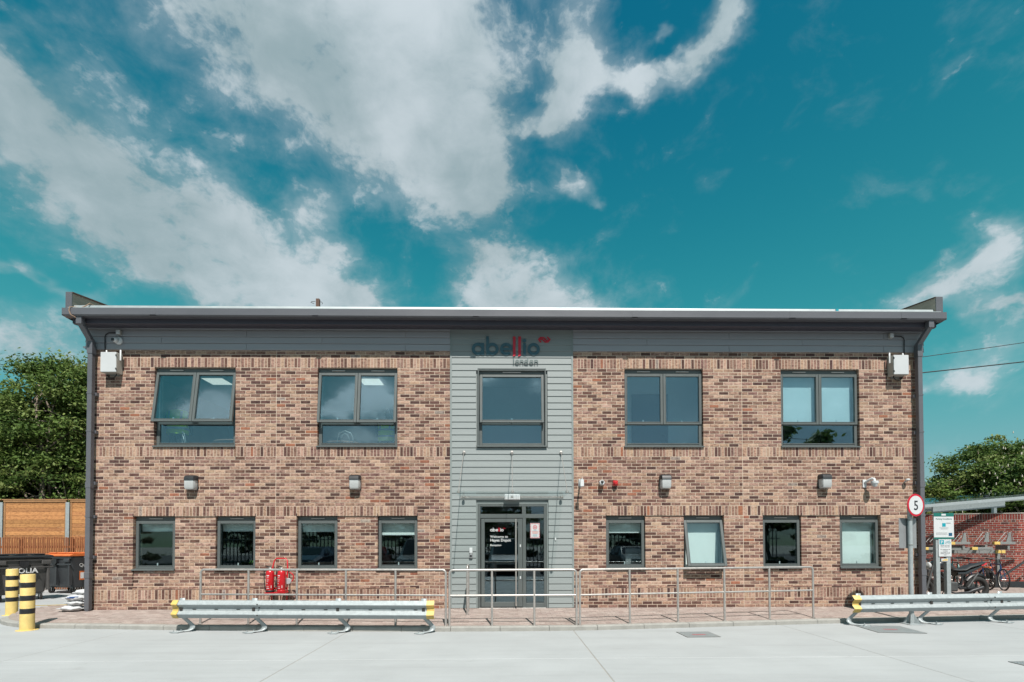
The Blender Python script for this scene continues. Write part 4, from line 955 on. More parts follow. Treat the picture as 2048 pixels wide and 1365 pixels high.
# --- people upstairs (seen from behind), hi-vis vests
def person(x, y, rz, h, lab, lean=0.12):
    t = thing('person', lab, 'person', (x, y, 3.38), rz, 'people in hi-vis upstairs')
    t.scale = (h/1.78,)*3
    V_ = {}; ed = []
    pts = [('pel', (0, 0, .95), .15, .12), ('ab', (0, -.01, 1.12), .145, .11), ('ch', (0, .01, 1.30), .17, .12), ('nb', (0, .05, 1.46), .085, .08), ('nk', (0, .08, 1.55), .058, .058), ('hd', (0, .11, 1.64), .082, .095), ('top', (0, .115, 1.72), .07, .085)]
    for s_ in (-1, 1):
        pts += [('sh%d' % s_, (s_*.19, .03, 1.42), .075, .07), ('el%d' % s_, (s_*.27, .0, 1.13), .05, .05), ('wr%d' % s_, (s_*.22, .2, .98), .036, .036), ('ha%d' % s_, (s_*.2, .27, .96), .035, .025),
                ('hp%d' % s_, (s_*.095, 0, .9), .1, .1), ('kn%d' % s_, (s_*.11, .02, .5), .065, .065), ('ank%d' % s_, (s_*.12, -.02, .09), .045, .045), ('toe%d' % s_, (s_*.13, .14, .035), .04, .03)]
    idx = {p[0]: i for i, p in enumerate(pts)}
    E_ = [('pel', 'ab'), ('ab', 'ch'), ('ch', 'nb'), ('nb', 'nk'), ('nk', 'hd'), ('hd', 'top')]
    for s_ in ('-1', '1'): E_ += [('ch', 'sh'+s_), ('sh'+s_, 'el'+s_), ('el'+s_, 'wr'+s_), ('wr'+s_, 'ha'+s_), ('pel', 'hp'+s_), ('hp'+s_, 'kn'+s_), ('kn'+s_, 'ank'+s_), ('ank'+s_, 'toe'+s_)]
    me = bpy.data.meshes.new('body'); me.from_pydata([p[1] for p in pts], [(idx[a], idx[b]) for a, b in E_], [])
    o = link('body', me, M_navyc, t); md = o.modifiers.new('skin', 'SKIN'); md.use_smooth_shade = True
    for i, p in enumerate(pts):
        sv = me.skin_vertices[0].data[i]; sv.radius = (p[2], p[3]); sv.use_root = (i == 0)
    o.modifiers.new('sub', 'SUBSURF').levels = 2; o.modifiers['sub'].render_levels = 2
    # bare skin: head, neck and hands as a close shell over the body
    MB().ball((0, .118, 1.645), .098, 16, 12, (.86, 1.0, 1.28)).ball((.09, .12, 1.635), .022, 8, 6, (.5, 1, 1.4)).ball((-.09, .12, 1.635), .022, 8, 6, (.5, 1, 1.4)).ball((0, .222, 1.63), .018, 8, 6).lathe([(.062, 1.44), (.058, 1.55)], (0, .07, 0), 14).build('head', M_skin, t, 60)
    hr = MB().ball((0, .105, 1.675), .108, 18, 12, (.9, 1.0, 1.12)); hr.build('hair', M_hair, t, 60)
    vs = MB(); rings = []
    for zz, wx, wy, oy in ((.90, .225, .15, 0), (1.02, .22, .15, -.005), (1.15, .21, .148, -.01), (1.30, .225, .155, .0), (1.40, .235, .135, .015), (1.45, .20, .11, .03), (1.485, .10, .085, .055)):
        rings.append([(wx*math.copysign(abs(math.cos(a))**.75, math.cos(a)), oy+wy*math.copysign(abs(math.sin(a))**.75, math.sin(a)), zz) for a in [2*math.pi*k/28 for k in range(28)]])
    v_ = [p for r in rings for p in r]
    vs.add(v_, [(i*28+k, i*28+(k+1) % 28, (i+1)*28+(k+1) % 28, (i+1)*28+k) for i in range(len(rings)-1) for k in range(28)])
    ve = vs.build('vest', M_hivis, t, 60)
    for zz, wx, wy in ((1.0, .2225, .1515), (1.17, .2135, .1505)):
        b_ = MB(); rr = []
        for dz in (0, .05): rr.append([((wx+.003)*math.copysign(abs(math.cos(a))**.75, math.cos(a)), -.006+(wy+.004)*math.copysign(abs(math.sin(a))**.75, math.sin(a)), zz+dz) for a in [2*math.pi*k/28 for k in range(28)]])
        b_.add(rr[0]+rr[1], [(k, (k+1) % 28, 28+(k+1) % 28, 28+k) for k in range(28)]); b_.build('reflective_band', M_refl, ve)
    for s_ in (-1, 1): MB().add([(s_*.10, -.16, 1.2), (s_*.15, -.155, 1.2), (s_*.16, -.12, 1.42), (s_*.11, -.125, 1.42)], [(0,1,2,3)]).build('reflective_band', M_refl, ve)
    return t
person(-7.98, .98, .15, 1.88, 'person in hi-vis vest standing with back to the far left upper window'); person(-3.0, 1.5, -.1, 1.74, 'person in hi-vis vest standing behind the second upper window')
# --- bottle-green plant on the sill and desk bits seen through the ground-floor windows
t = thing('pot_plant', 'small green leafy plant on the sill of the second ground-floor window', 'plant', (-5.75, .36, 1.10))
lf = MB()
for k_ in range(9):
    a = rnd.uniform(0, 6.28); l = rnd.uniform(.12, .2); c, s_ = math.cos(a), math.sin(a); w = .012
    q = [(0, 0, 0), (c*l*.3, s_*l*.3, .14), (c*l*.7, s_*l*.7, .17), (c*l, s_*l, .10)]
    for i in range(3):
        w0, w1 = (w, w, w*.8, .001)[i], (w, w, w*.8, .001)[i+1]
        lf.add([(q[i][0]-s_*w0, q[i][1]+c*w0, q[i][2]), (q[i][0]+s_*w0, q[i][1]-c*w0, q[i][2]), (q[i+1][0]+s_*w1, q[i+1][1]-c*w1, q[i+1][2]), (q[i+1][0]-s_*w1, q[i+1][1]+c*w1, q[i+1][2])], [(0,1,2,3)], (.12, .30, .05, 1))
lf.build('leaves', M_leaf, t); MB().lathe([(.001, -.09), (.04, -.09), (.055, 0), (.001, 0)], n=16).build('pot', M_white, t, 30)
t = thing('desk_screen', 'back of a pale monitor on a desk in the window right of the entrance', 'monitor', (3.13, .65, 1.0))
MB().cbox(-.2, .2, -.02, .02, .12, .52, .008).build('screen', M_signback, t); MB().cbox(-.03, .03, -.01, .04, 0, .2, .004).build('stand', M_signback, t); MB().cbox(-.12, .12, -.08, .08, -.02, 0, .004).build('foot', M_signback, t)
t = thing('office_desk', 'white desk under the monitor right of the entrance', 'desk', (2.8, .75, .17))
MB().cbox(-.8, .8, -.3, .35, .78, .81, .004).build('desk_top', M_white, t)
for x in (-.75, .75): MB().box(x-.02, x+.02, -.28, .33, 0, .78).build('leg', M_white, t)
# --- poster in the side pane
po = thing('notice_poster', 'white notice with red and white striped border in the pane right of the door', 'poster', (0, 0, 0))
p0, p1, q0, q1 = DX(726), DX(803), DZ(588), DZ(466); yp = .0585
MB().box(p0, p1, yp-.0012, yp, q0, q1).build('sheet', M_signw, po)
st = MB(); w = .030; n = 13
def stripes(x0, x1, z0, z1, horiz):
    k = round((x1-x0 if horiz else z1-z0)/.036)
    for i in range(k):
        if horiz:
            d = (x1-x0)/k; a = x0+i*d; st.add([(a, yp-.0018, z0), (a+d*.5, yp-.0018, z0), (min(a+d, x1), yp-.0018, z1), (a+d*.5, yp-.0018, z1)], [(0,1,2,3)])
        else:
            d = (z1-z0)/k; a = z0+i*d; st.add([(x0, yp-.0018, a+d*.5), (x1, yp-.0018, a), (x1, yp-.0018, a+d*.5), (x0, yp-.0018, a+d)], [(0,1,2,3)])
stripes(p0, p1, q1-w*.7, q1, True); stripes(p0, p1, q0, q0+w*.7, True); stripes(p0, p0+w*.7, q0+w*.7, q1-w*.7, False); stripes(p1-w*.7, p1, q0+w*.7, q1-w*.7, False)
st.build('striped_border', M_lred, po)
xm = (p0+p1)/2; MB().ring(xm, q1-.095, .048, .034, yp-.002, yp-.0012).build('symbol_ring', M_lred, po); MB().ring(xm, q1-.095, .018, .0, yp-.002, yp-.0012, n=16).build('symbol', M_lred, po)
for i, (hw, mm) in enumerate(((.035, M_cyan), (.065, M_lred), (.068, M_orange), (.06, M_lred), (.05, M_cyan), (.055, M_dprint))):
    MB().box(xm-hw, xm+hw, yp-.0018, yp-.0012, q1-.165-.027*i, q1-.155-.027*i).build('print_line', mm, po)

# ================================================================== THINGS ON THE PAVEMENT AND YARD
def handrail(ax, ay, bx, by, nposts, lab):
    t = thing('handrail', lab, 'railing', (ax, ay, pave_z(ax, ay)), math.atan2(by-ay, bx-ax), 'stainless pavement railings')
    L_ = math.hypot(bx-ax, by-ay); dz = pave_z(bx, by)-pave_z(ax, ay); H = 1.06; r = .0215; c = .07
    MB().tube([(0, 0, 0), (0, 0, H-c)]+arc((c, 0, H-c), c, 180, 90, 6)[1:]+arc((L_-c, 0, H-c), c, 90, 0, 6)+[(L_, 0, dz)], r, 14).build('hoop_rail', M_ss, t, 40)
    MB().tube([(.01, 0, H*.545), (L_-.01, 0, H*.545)], r*.85, 12).build('mid_rail', M_ss, t, 40)
    for i in range(1, nposts-1):
        x = L_*i/(nposts-1); MB().tube([(x, 0, dz*x/L_-.01), (x, 0, H-r*.6)], r, 14).build('post', M_ss, t, 40)
    for i in range(nposts):
        x = L_*i/(nposts-1); MB().lathe([(.03, -.002), (.045, .004), (.045, .008), (.024, .012)], (x, 0, dz*x/L_), 16).build('base_flange', M_ss, t, 40)
handrail(-5.93, -1.48, -1.10, -1.87, 6, 'long steel handrail behind the left crash barrier')
handrail(-1.03, -1.87, 1.385, -1.85, 4, 'short steel handrail directly in front of the entrance door')
handrail(1.45, -1.85, 6.41, -1.09, 6, 'long steel handrail right of the entrance, angled back towards the wall')
t = thing('door_guard_rail', 'narrow steel hoop rail standing at right angles to the wall left of the door', 'railing', (-.775, -.72, pave_z(-.775, -.72)))
MB().tube([(0, 0, 0), (0, 0, .96)]+arc((0, .07, .96), .07, 180, 90, 5, 'yz')[1:]+arc((0, .28, .96), .07, 90, 0, 5, 'yz')+[(0, .35, .02)], .0215, 14).build('hoop', M_ss, t, 40)
for y_ in (0, .35): MB().lathe([(.03, 0), (.045, .006), (.024, .012)], (0, y_, .0), 16).build('base_flange', M_ss, t, 40)
# --- corrugated steel crash barriers
WB = [(-.004, .168), (-.008, .158), (-.058, .100), (-.062, .090), (-.058, .080), (-.010, .032), (-.006, .026), (-.006, -.026), (-.010, -.032), (-.058, -.080), (-.062, -.090), (-.058, -.100), (-.008, -.158), (-.004, -.168)]
def wbeam(m, x0, x1, off=0., th=.005):
    n = len(WB); vs = []
    for x in (x0, x1):
        vs += [(x, y+off, z) for y, z in WB] + [(x, y+off+th, z) for y, z in WB]
    fs = []
    for k in range(n-1):
        fs += [(k, k+1, 2*n+k+1, 2*n+k), (n+k, 3*n+k, 3*n+k+1, n+k+1), (k, n+k, n+k+1, k+1), (2*n+k, 2*n+k+1, 3*n+k+1, 3*n+k)]
    fs += [(0, 2*n, 3*n, n), (n-1, 2*n-1, 4*n-1, 3*n-1)]
    return m.add(vs, fs)
def barrier(ax, ay, bx, by, posts, ends, joins, lean, lab):
    t = thing('crash_barrier', lab, 'barrier', (ax, ay, 0), math.atan2(by-ay, bx-ax), 'steel crash barriers')
    L_ = math.hypot(bx-ax, by-ay); zc = .43
    cuts = [0]+joins+[L_]
    for i, (a, b) in enumerate(zip(cuts, cuts[1:])):
        rl = wbeam(MB(), a-(.16 if i else 0), b, -.006*(i % 2)).build('beam', M_galv, t, None, loc=(0, 0, zc))
        x = a+.3
        while x < b-.2:
            MB().cbox(x, x+.07, -.0135-.006*(i % 2), -.005-.006*(i % 2), -.006, .006, .002).build('slot', M_iron, rl); x += .42
        if i:
            for zz in (-.1, .1, 0.03): MB().lathe([(.001, -.1), (.012, -.1), (.014, -.09), (.001, -.088)] if abs(zz) > .05 else [(.001, -.03), (.013, -.03), (.014, -.012), (.001, -.01)], (a-.08, 0, zz), 10, 'y').build('bolt', M_iron, rl, 30)
    for e in ends:
        x0, x1 = (-.10, .035) if e == 0 else (L_-.035, L_+.10)
        n = len(WB); k = -1 if e == 0 else 1; vs = []
        for q in range(5):
            u = q/4; xx = (x1 if e == 0 else x0)+k*.135*u; dy = -.004+.02*u*u
            vs += [(xx, y+dy-.012*(1-u), z*1.02) for y, z in WB]
        m = MB().add(vs, [(q*n+j, q*n+j+1, (q+1)*n+j+1, (q+1)*n+j) for q in range(4) for j in range(n-1)])
        o = m.build('end_piece', M_yell, t, None, loc=(0, 0, zc)); sd = o.modifiers.new('thick', 'SOLIDIFY'); sd.thickness = .004
    for x in posts:
        w = .05
        path = [(0, .03, zc+.205), (0, .03, zc-.12), (lean*.03, .045, zc-.17), (lean*.13, .10, .135), (lean*.15, .105, .10), (lean*.15, .095, .06), (lean*.12, .06, .03), (lean*.05, .0, .018), (-lean*.10, -.12, .014)]
        vs = []
        for p in path: vs += [(x+p[0]-w, p[1], p[2]), (x+p[0]+w, p[1], p[2])]
        m = MB().add(vs, [(2*i, 2*i+1, 2*i+3, 2*i+2) for i in range(len(path)-1)])
        o = m.build('spring_post', M_galv, t, 50); sd = o.modifiers.new('thick', 'SOLIDIFY'); sd.thickness = .01
        MB().cbox(x-lean*.04-.07, x-lean*.04+.07, -.14, .05, .004, .014, .003).build('base_plate', M_galv, t)
        for dx, dy in ((-.03, -.11), (.05, -.02)): MB().cyl((x-lean*.04+dx, dy, .01), (x-lean*.04+dx, dy, .055), .009, n=8).build('bolt', M_galv, t, 40)
        MB().cbox(x-.028, x+.028, -.022, -.006, zc-.028, zc+.028, .004).build('bolt_plate', M_iron, t)
barrier(-6.13, -1.87, -1.38, -2.14, [.08, 1.47, 3.06, 4.66], (0, 1), [1.66], 1, 'long steel crash barrier with yellow ends in front of the left windows')
barrier(7.02, -1.54, 13.2, -.95, [.04, 1.62, 3.22, 4.82], (0,), [3.05], -1, 'steel crash barrier with one yellow end at the right, leaving the picture')
# --- bollards
def bollard(x, y, lab):
    t = thing('bollard', lab, 'bollard', (x, y, 0), group='yellow bollards')
    MB().lathe([(.112, 0), (.112, 1.065), (.106, 1.075), (.001, 1.078)], n=28).build('post', M_yellb, t, 40)
    for z_ in (.32, .57, .82): MB().lathe([(.1125, z_), (.1135, z_+.002), (.1135, z_+.098), (.1125, z_+.1)], n=28).build('black_band', M_black, t, 40)
    MB().lathe([(.112, 0), (.17, 0), (.17, .006), (.112, .012)], n=28).build('base_collar', M_yellb, t, 40)
bollard(-9.19, -1.56, 'nearer yellow bollard with black bands standing in front of the kerb'); bollard(-11.5, .55, 'farther yellow bollard with black bands partly hidden behind its neighbour')
# --- wheeled bins
def castor(par, x, y):
    MB().lathe([(.03, -.022), (.095, -.022), (.1, -.012), (.1, .012), (.095, .022), (.03, .022)], (x, y, .1), 20, 'x').build('castor', M_rubber, par, 40)
    MB().prism([(x-.045, .21), (x+.045, .21), (x+.03, .08), (x-.03, .08)], y-.032, y-.026).prism([(x-.045, .21), (x+.045, .21), (x+.03, .08), (x-.03, .08)], y+.026, y+.032).build('castor_fork', M_galv, par)
def wheelie(loc, rz, mb, ml, lab):
    """1100 litre bin: long side along x, front towards -y"""
    t = thing('wheelie_bin', lab, 'bin', loc, rz, 'large wheeled waste bins')
    rings = []
    for z_, hx, hy in ((.20, .50, .33), (.24, .54, .37), (.75, .60, .44), (1.12, .64, .49), (1.20, .66, .51), (1.24, .66, .51)):
        pts = []
        for sx, sy in ((1, 1), (-1, 1), (-1, -1), (1, -1)):
            cx, cy, rr = sx*(hx-.07), sy*(hy-.07), .07; a0 = {(1, 1): 0, (-1, 1): 90, (-1, -1): 180, (1, -1): 270}[sx, sy]
            pts += [(cx+rr*math.cos(R(a0+q)), cy+rr*math.sin(R(a0+q)), z_) for q in (0, 30, 60, 90)]
        rings.append(pts)
    n = 16; vs = [p for r in rings for p in r]
    MB().add(vs, [(i*n+k, i*n+(k+1) % n, (i+1)*n+(k+1) % n, (i+1)*n+k) for i in range(5) for k in range(n)]+[tuple(range(n)), tuple(5*n+k for k in range(n))]).build('body', mb, t, 30)
    for z_, e in ((1.19, .012), (.98, .006)): MB().cbox(-.665+.0*e, .665, -.525, -.505, z_-.02, z_+.03, .006).build('rim', mb, t)
    for x in (-.56, 0, .56): MB().cbox(x-.03, x+.03, -.515+.0, -.40, .30, 1.15, .01).build('rib', mb, t)
    for x in (-.5, .5): MB().cbox(x-.11, x+.11, -.56, -.5, 1.06, 1.17, .015).build('lifting_lug', mb, t)
    MB().prism([(-.10, 1.16), (.10, 1.16), (.10, 1.04), (.03, .96), (-.03, .96), (-.10, 1.04)], -.56, -.47).build('lock', M_blackp, t)
    lid = MB(); prof = [(-.55, 1.255), (-.55, 1.285), (-.45, 1.32), (-.1, 1.345), (.3, 1.345), (.5, 1.32), (.53, 1.28), (.53, 1.25)]
    lid.prism(prof, -.68, .68, 'x')
    for x in (-.4, 0, .4): lid.cbox(x-.14, x+.14, -.35, .4, 1.335, 1.372, .015)
    lid.build('lid', ml, t)
    for x in (-.45, .45):
        for y in (-.3, .3): castor(t, x, y)
    return t
b2 = wheelie((-14.75, 6.05, 0), R(-14), M_bin, M_orange, 'dark grey wheeled bin with orange lid beside the downpipe')
MB().cbox(.60, .604, -.2, .0, .45, .75, .001).build('end_label', M_orange, b2); MB().box(.6045, .606, -.17, -.03, .5, .7).build('end_print', M_wprint, b2)
lb = text('logo_print', 'Qu', .16, M_wprint, b2, (.655, -.25, .9), extrude=.001); lb.rotation_euler.z = R(90)
b1 = wheelie((-14.35, 3.65, 0), R(62), M_binb, M_blackp, 'worn dark grey wheeled bin behind the bollards at the left edge')
for s_, sz, zz, xx in (('VEOLIA', .20, .82, -.36), ('0800', .13, .55, -.16)): text('logo_print', s_, sz, M_wprint, b1, (xx, -.525, zz), extrude=.001, bold=.004)
# --- stacked sacks
def sack(x, y, z, rz, s, lab):
    t = thing('sand_sack', lab, 'sack', (x, y, z), rz, 'white sacks by the downpipe')
    m = MB(); n, q = 20, 8; vs = []
    for i in range(q+1):
        u = -1+2*i/q
        for k in range(n):
            a = 2*math.pi*k/n; w = (1-abs(u)**4)**.5*.9+.1; rr = 1+.10*math.sin(3*a+u*5+x*9)+.06*math.sin(7*a-u*8+z*20)
            vs.append((.24*u*s*(1+.03*math.sin(5*a)), .15*w*math.cos(a)*rr*s, .062+.062*w*math.sin(a)*rr))
    m.add(vs, [(i*n+k, i*n+(k+1) % n, (i+1)*n+(k+1) % n, (i+1)*n+k) for i in range(q) for k in range(n)]+[tuple(range(n)), tuple(q*n+k for k in range(n))])
    o = m.build('bag', M_sack, t, 60)
    MB().cbox(-.31*s, -.22*s, -.09*s, .09*s, .05, .065, .004).cbox(.22*s, .30*s, -.08*s, .08*s, .055, .068, .004).build('stitched_end', M_sack, t)
    if z > .3 and s > .6: MB().box(-.10, .05, -.16*s, -.11*s, .07, .085).box(-.06, .11, -.155*s, -.10*s, .09, .10).build('blue_print', M_blue, t)
for i, (dx, dy, dz, rz, s, l) in enumerate(((0, 0, 0, .1, .92, 'bottom white sack of the pile by the left downpipe'), (.03, .02, .115, -.25, .8, 'middle white sack of the pile by the left downpipe'), (.06, .0, .225, .15, .78, 'top white sack of the pile, with blue print, by the left downpipe'), (.02, .22, .33, .5, .55, 'small crumpled white sack behind the top of the pile'))):
    sack(-9.53+dx, -.12+dy, .178+dz, rz, s, l)
# --- fire extinguisher trolley
tr = thing('extinguisher_trolley', 'red tubular trolley holding fire extinguishers against the wall', 'trolley', (-4.93, -.3, .17), .06)
MB().tube([(-.16, 0, .06), (-.16, .06, .95), (-.14, .10, 1.10), (-.10, .115, 1.155), (.10, .115, 1.155), (.14, .10, 1.10), (.16, .06, .95), (.16, 0, .06)], .015, 12).build('frame', M_red_p, tr, 40)
for z_ in (.78, .50, .22): MB().cbox(-.16, .16, .02, .045, z_-.02, z_+.02, .004).build('crossbar', M_red_p, tr)
MB().cbox(-.24, .2, -.19, .05, .41, .428, .004).build('shelf', M_red_p, tr)
for x in (-.2, .2):
    MB().lathe([(.02, -.02), (.07, -.02), (.075, 0), (.07, .02), (.02, .02)], (x, .04, .075), 18, 'x').build('wheel', M_rubber, tr, 40)
    MB().prism([(-.17, .0), (-.1, .0), (0, .18), (-.03, .18)], x*.8-.008, x*.8+.008, 'x').build('foot', M_red_p, tr)
MB().tube(arc((.2, .0, .74), .11, -80, 80, 10), .012, 8).build('bell_ring', M_red_p, tr, 40); MB().lathe([(.001, -.03), (.06, -.03), (.07, -.01), (.05, .02), (.001, .02)], (.20, .0, .66), 18, 'y').build('bell', M_refl, tr, 40)
def extinguisher(x, lab, tilt, base):
    t = thing('fire_extinguisher', lab, 'fire extinguisher', (x, -.40, .60), tilt, 'red fire extinguishers')
    MB().lathe([(.001, .02), (.068, .02), (.075, .035), (.075, .43), (.068, .475), (.045, .51), (.025, .525), (.001, .525)], n=26).build('cylinder', M_red_p, t, 40)
    MB().lathe([(.075, 0), (.078, .004), (.078, .045), (.0755, .05)], n=26).build('base_ring', M_blackp if base else M_red_p, t, 40)
    t.scale = (1.13, 1.13, .95)
    MB().cbox(-.02, .02, -.02, .02, .525, .565, .005).build('valve', M_ss, t); MB().prism([(-.015, .565), (-.10, .60), (-.10, .61), (.02, .585)], -.012, .012).build('lever', M_blackp, t)
    MB().lathe([(.001, -.035), (.016, -.035), (.016, -.02), (.001, -.02)], (.015, 0, .545), 12, 'y').build('gauge', M_wprint, t, 40)
    MB().tube([(-.02, 0, .55), (-.07, -.01, .55), (-.105, -.01, .49), (-.105, -.01, .3), (-.09, -.01, .12), (-.085, -.01, .04)], .0095, 8).build('hose', M_blackp, t, 40)
    lab_ = MB(); k = 10; vs = []
    for i in range(k+1):
        a = R(-128+76*i/k); vs += [(.0757*math.cos(a), .0757*math.sin(a), .08), (.0757*math.cos(a), .0757*math.sin(a), .10)]
    def band(z0, z1, a0, a1):
        o = len(lab_.v); vv = []
        for i in range(7):
            a = R(a0+(a1-a0)*i/6); vv += [(.0758*math.cos(a), .0758*math.sin(a), z0), (.0758*math.cos(a), .0758*math.sin(a), z1)]
        lab_.add(vv, [(2*i, 2*i+2, 2*i+3, 2*i+1) for i in range(6)])
    for z0, z1, a0, a1 in ((.37, .392, -122, -85), (.335, .342, -122, -92), (.295, .301, -120, -88), (.268, .273, -120, -92), (.243, .249, -120, -96), (.195, .212, -122, -108), (.135, .141, -122, -88), (.09, .104, -120, -84), (.1, .16, -60, -52)): band(z0, z1, a0, a1)
    tag(lab_.build('label_print', M_wprint, t), kind='stuff')
    return t
extinguisher(-5.08, 'left fire extinguisher of the pair, with black base ring', .1, True); extinguisher(-4.83, 'right fire extinguisher of the pair', -.1, False)
# --- speed limit sign
sp_ = thing('speed_sign', 'round red-rimmed speed limit 5 sign on a grey pole', 'traffic sign', (8.25, -1.36, 0))
MB().tube([(0, 0, .0), (0, 0, 2.42)], .043, 18).build('pole', M_galv, sp_, 40); MB().cbox(-.16, .16, -.16, .16, .002, .014, .004).build('base_plate', M_galv, sp_)
for a in range(4): o = MB().prism([(.035, .012), (.145, .012), (.045, .20), (.035, .20)], -.004, .004).build('gusset', M_galv, sp_); o.rotation_euler.z = R(45+90*a)
hd = MB().lathe([(.001, -.005), (.225, -.005), (.228, 0), (.225, .005), (.001, .005)], (0, 0, 0), 40, 'y').build('disc', M_lred, sp_, 40, loc=(.06, -.08, 2.40)); hd.rotation_euler.z = R(15)
MB().lathe([(.001, -.0075), (.188, -.0075), (.188, -.0055), (.001, -.0055)], (0, 0, 0), 40, 'y').build('face', M_signw, hd, 40)
text('numeral', '5', .27, M_dprint, hd, (0, -.009, -.098), extrude=.0008, bold=.003, align='CENTER')
bk = MB().cbox(-.21, .21, .048, .054, 1.53, 2.14, .003).build('plate', M_signback, sp_); bk.rotation_euler.z = R(9)
for z_ in (1.60, 2.10): MB().lathe([(.044, z_-.012), (.049, z_-.01), (.049, z_+.01), (.044, z_+.012)], n=18).build('clip', M_galvd, sp_, 40)
# --- parking conditions sign on two channel posts
pk = thing('parking_sign', 'white and green parking conditions board on two steel channel posts', 'sign', (9.94, -.2, .17))
for x in (-.13, .11):
    MB().prism([(x-.045, -.02), (x+.045, -.02), (x+.045, .06), (x+.037, .06), (x+.037, -.012), (x-.037, -.012), (x-.037, .06), (x-.045, .06)], 0, 1.58, 'z').build('post', M_galv, pk)
MB().cbox(-.225, .235, -.034, -.022, 1.55, 2.14, .003).build('board', M_signw, pk); MB().box(-.225, .235, -.036, -.0345, 2.06, 2.14).build('green_header', M_green, pk); MB().box(-.225, .235, -.036, -.0345, 1.55, 1.59).build('green_footer', M_green, pk)
text('lettering', 'Parking Conditions', .048, M_green, pk, (.005, -.0355, 1.99), extrude=.0006, align='CENTER', bold=.0004)
MB().box(-.035, .045, -.0362, -.0345, 1.83, 1.91).build('symbol', M_cyan, pk); MB().box(.055, .16, -.036, -.0345, 1.905, 1.915).build('print_line', M_dprint, pk)
MB().box(.11, .19, -.0362, -.0345, 1.62, 1.69).build('symbol', M_navy, pk); MB().box(-.05, .05, -.038, -.0364, 2.08, 2.12).build('header_mark', M_signw, pk)
for i, (a, b) in enumerate(((-.1, .11), (-.07, .09), (-.18, .08), (-.18, .07), (-.18, .085))): MB().box(a, b, -.0355, -.0345, (1.80, 1.775, 1.69, 1.67, 1.65)[i], (1.808, 1.783, 1.696, 1.676, 1.656)[i]).build('print_line', M_signback, pk)
MB().cbox(-.125, .17, -.036, -.024, 1.155, 1.545, .003).build('lower_board', M_signw, pk); MB().box(-.105, -.005, -.0378, -.0364, 1.43, 1.53).build('symbol_panel', M_cyan, pk)
text('lettering', 'P', .10, M_signw, pk, (-.055, -.0385, 1.445), extrude=.0004, align='CENTER', bold=.002)
bi = MB().torus((.045, -.037, 1.465), .024, .003, n=16, m=5).torus((.125, -.037, 1.465), .024, .003, n=16, m=5).tube([(.045, -.037, 1.465), (.07, -.037, 1.50), (.115, -.037, 1.50), (.085, -.037, 1.465), (.07, -.037, 1.50)], .0028, 5).tube([(.125, -.037, 1.465), (.112, -.037, 1.515), (.125, -.037, 1.518)], .0028, 5); bi.build('bicycle_symbol', M_cyan, pk)
for i, s_ in enumerate(('Bicycles may be left', 'here at owners risk', '', 'The management will', 'not accept', 'responsibility for any', 'damages incurred or', 'losses')):
    if s_: text('lettering', s_, .026, M_dprint, pk, (.022, -.0368, 1.395-.03*i), extrude=.0004, align='CENTER', bold=.0003)
MB().cbox(-.065, .09, -.03, -.022, 1.045, 1.11, .002).build('warning_plate', M_signw, pk); MB().add([(-.05, -.0312, 1.055), (-.0, -.0312, 1.055), (-.025, -.0312, 1.10)], [(0,1,2)]).box(.0, .08, -.0318, -.0305, 1.062, 1.10).build('warning_print', M_yell, pk)
# --- manhole gratings
def grating(cx, cy, w, d, rz, lab):
    t = thing('manhole_grating', lab, 'grating', (cx, cy, 0), rz, 'yard gratings')
    MB().box(-w/2, w/2, -d/2, d/2, .0012, .004).build('pit_dark_plate', M_irond, t)  # flat black plate on the slab, darkness of the hollow put into its colour
    m = MB(); frame4_flat = [(-w/2, -w/2+.025, -d/2, d/2), (w/2-.025, w/2, -d/2, d/2), (-w/2+.025, w/2-.025, -d/2, -d/2+.025), (-w/2+.025, w/2-.025, d/2-.025, d/2)]
    for a, b, c, e in frame4_flat: m.box(a, b, c, e, .0042, .009)
    m.build('frame', M_galvd, t)
    b_ = MB(); n = int(w/.036)
    for i in range(1, n): x = -w/2+w*i/n; b_.box(x-.010, x+.010, -d/2+.025, d/2-.025, .0043, .0085)
    n = int(d/.05)
    for i in range(1, n): y = -d/2+d*i/n; b_.box(-w/2+.025, w/2-.025, y-.006, y+.006, .0041, .0078)
    b_.build('bars', M_galv, t)
    MB().box(-.12, .12, -.06, -.02, .0088, .0095).build('paint_mark', M_lred, t)
grating(3.49, -2.42, .6, .52, R(2), 'square iron grating in the yard in front of the right railing'); grating(7.30, -1.99, .82, .80, R(-8), 'large iron grating in the yard in front of the right crash barrier'); grating(7.25, -4.85, .6, .5, 0, 'iron grating cut off by the right edge of the picture')

# ================================================================== LEFT BACKGROUND
def col_wood(): 
    k = rnd.uniform(.70, 1.2)*.80; return (.56*k, .27*k*rnd.uniform(.95, 1.05), .105*k, .55)
af = thing('acoustic_fence', 'tall fence of horizontal orange timber boards between steel posts', 'fence', (0, 0, 0)); FY = 8.0
posts_x = [-24.2, -21.6, -19.02, -16.53, -13.95, -11.4, -8.8]
for x0, x1 in zip(posts_x, posts_x[1:]):
    for i in range(22):
        z0 = .08+.147*i; j = rnd.uniform(-.004, .004)
        MB().cbox(x0+.10, x1-.10, FY-.02+j, FY+.02+j, z0, z0+.143, .006, col_wood()).build('board', M_wood, af)
    for q in (x0+.07, x1-.14): MB().cbox(q, q+.07, FY-.035, FY+.03, .05, 3.32, .004).build('batten', M_woodp, af)
    MB().cbox(x0-.02, x1+.02, FY-.06, FY+.05, 3.32, 3.36, .006).cbox(x0+.07, x1-.07, FY-.05, FY+.04, 3.245, 3.315, .006).build('capping', M_woodp, af)
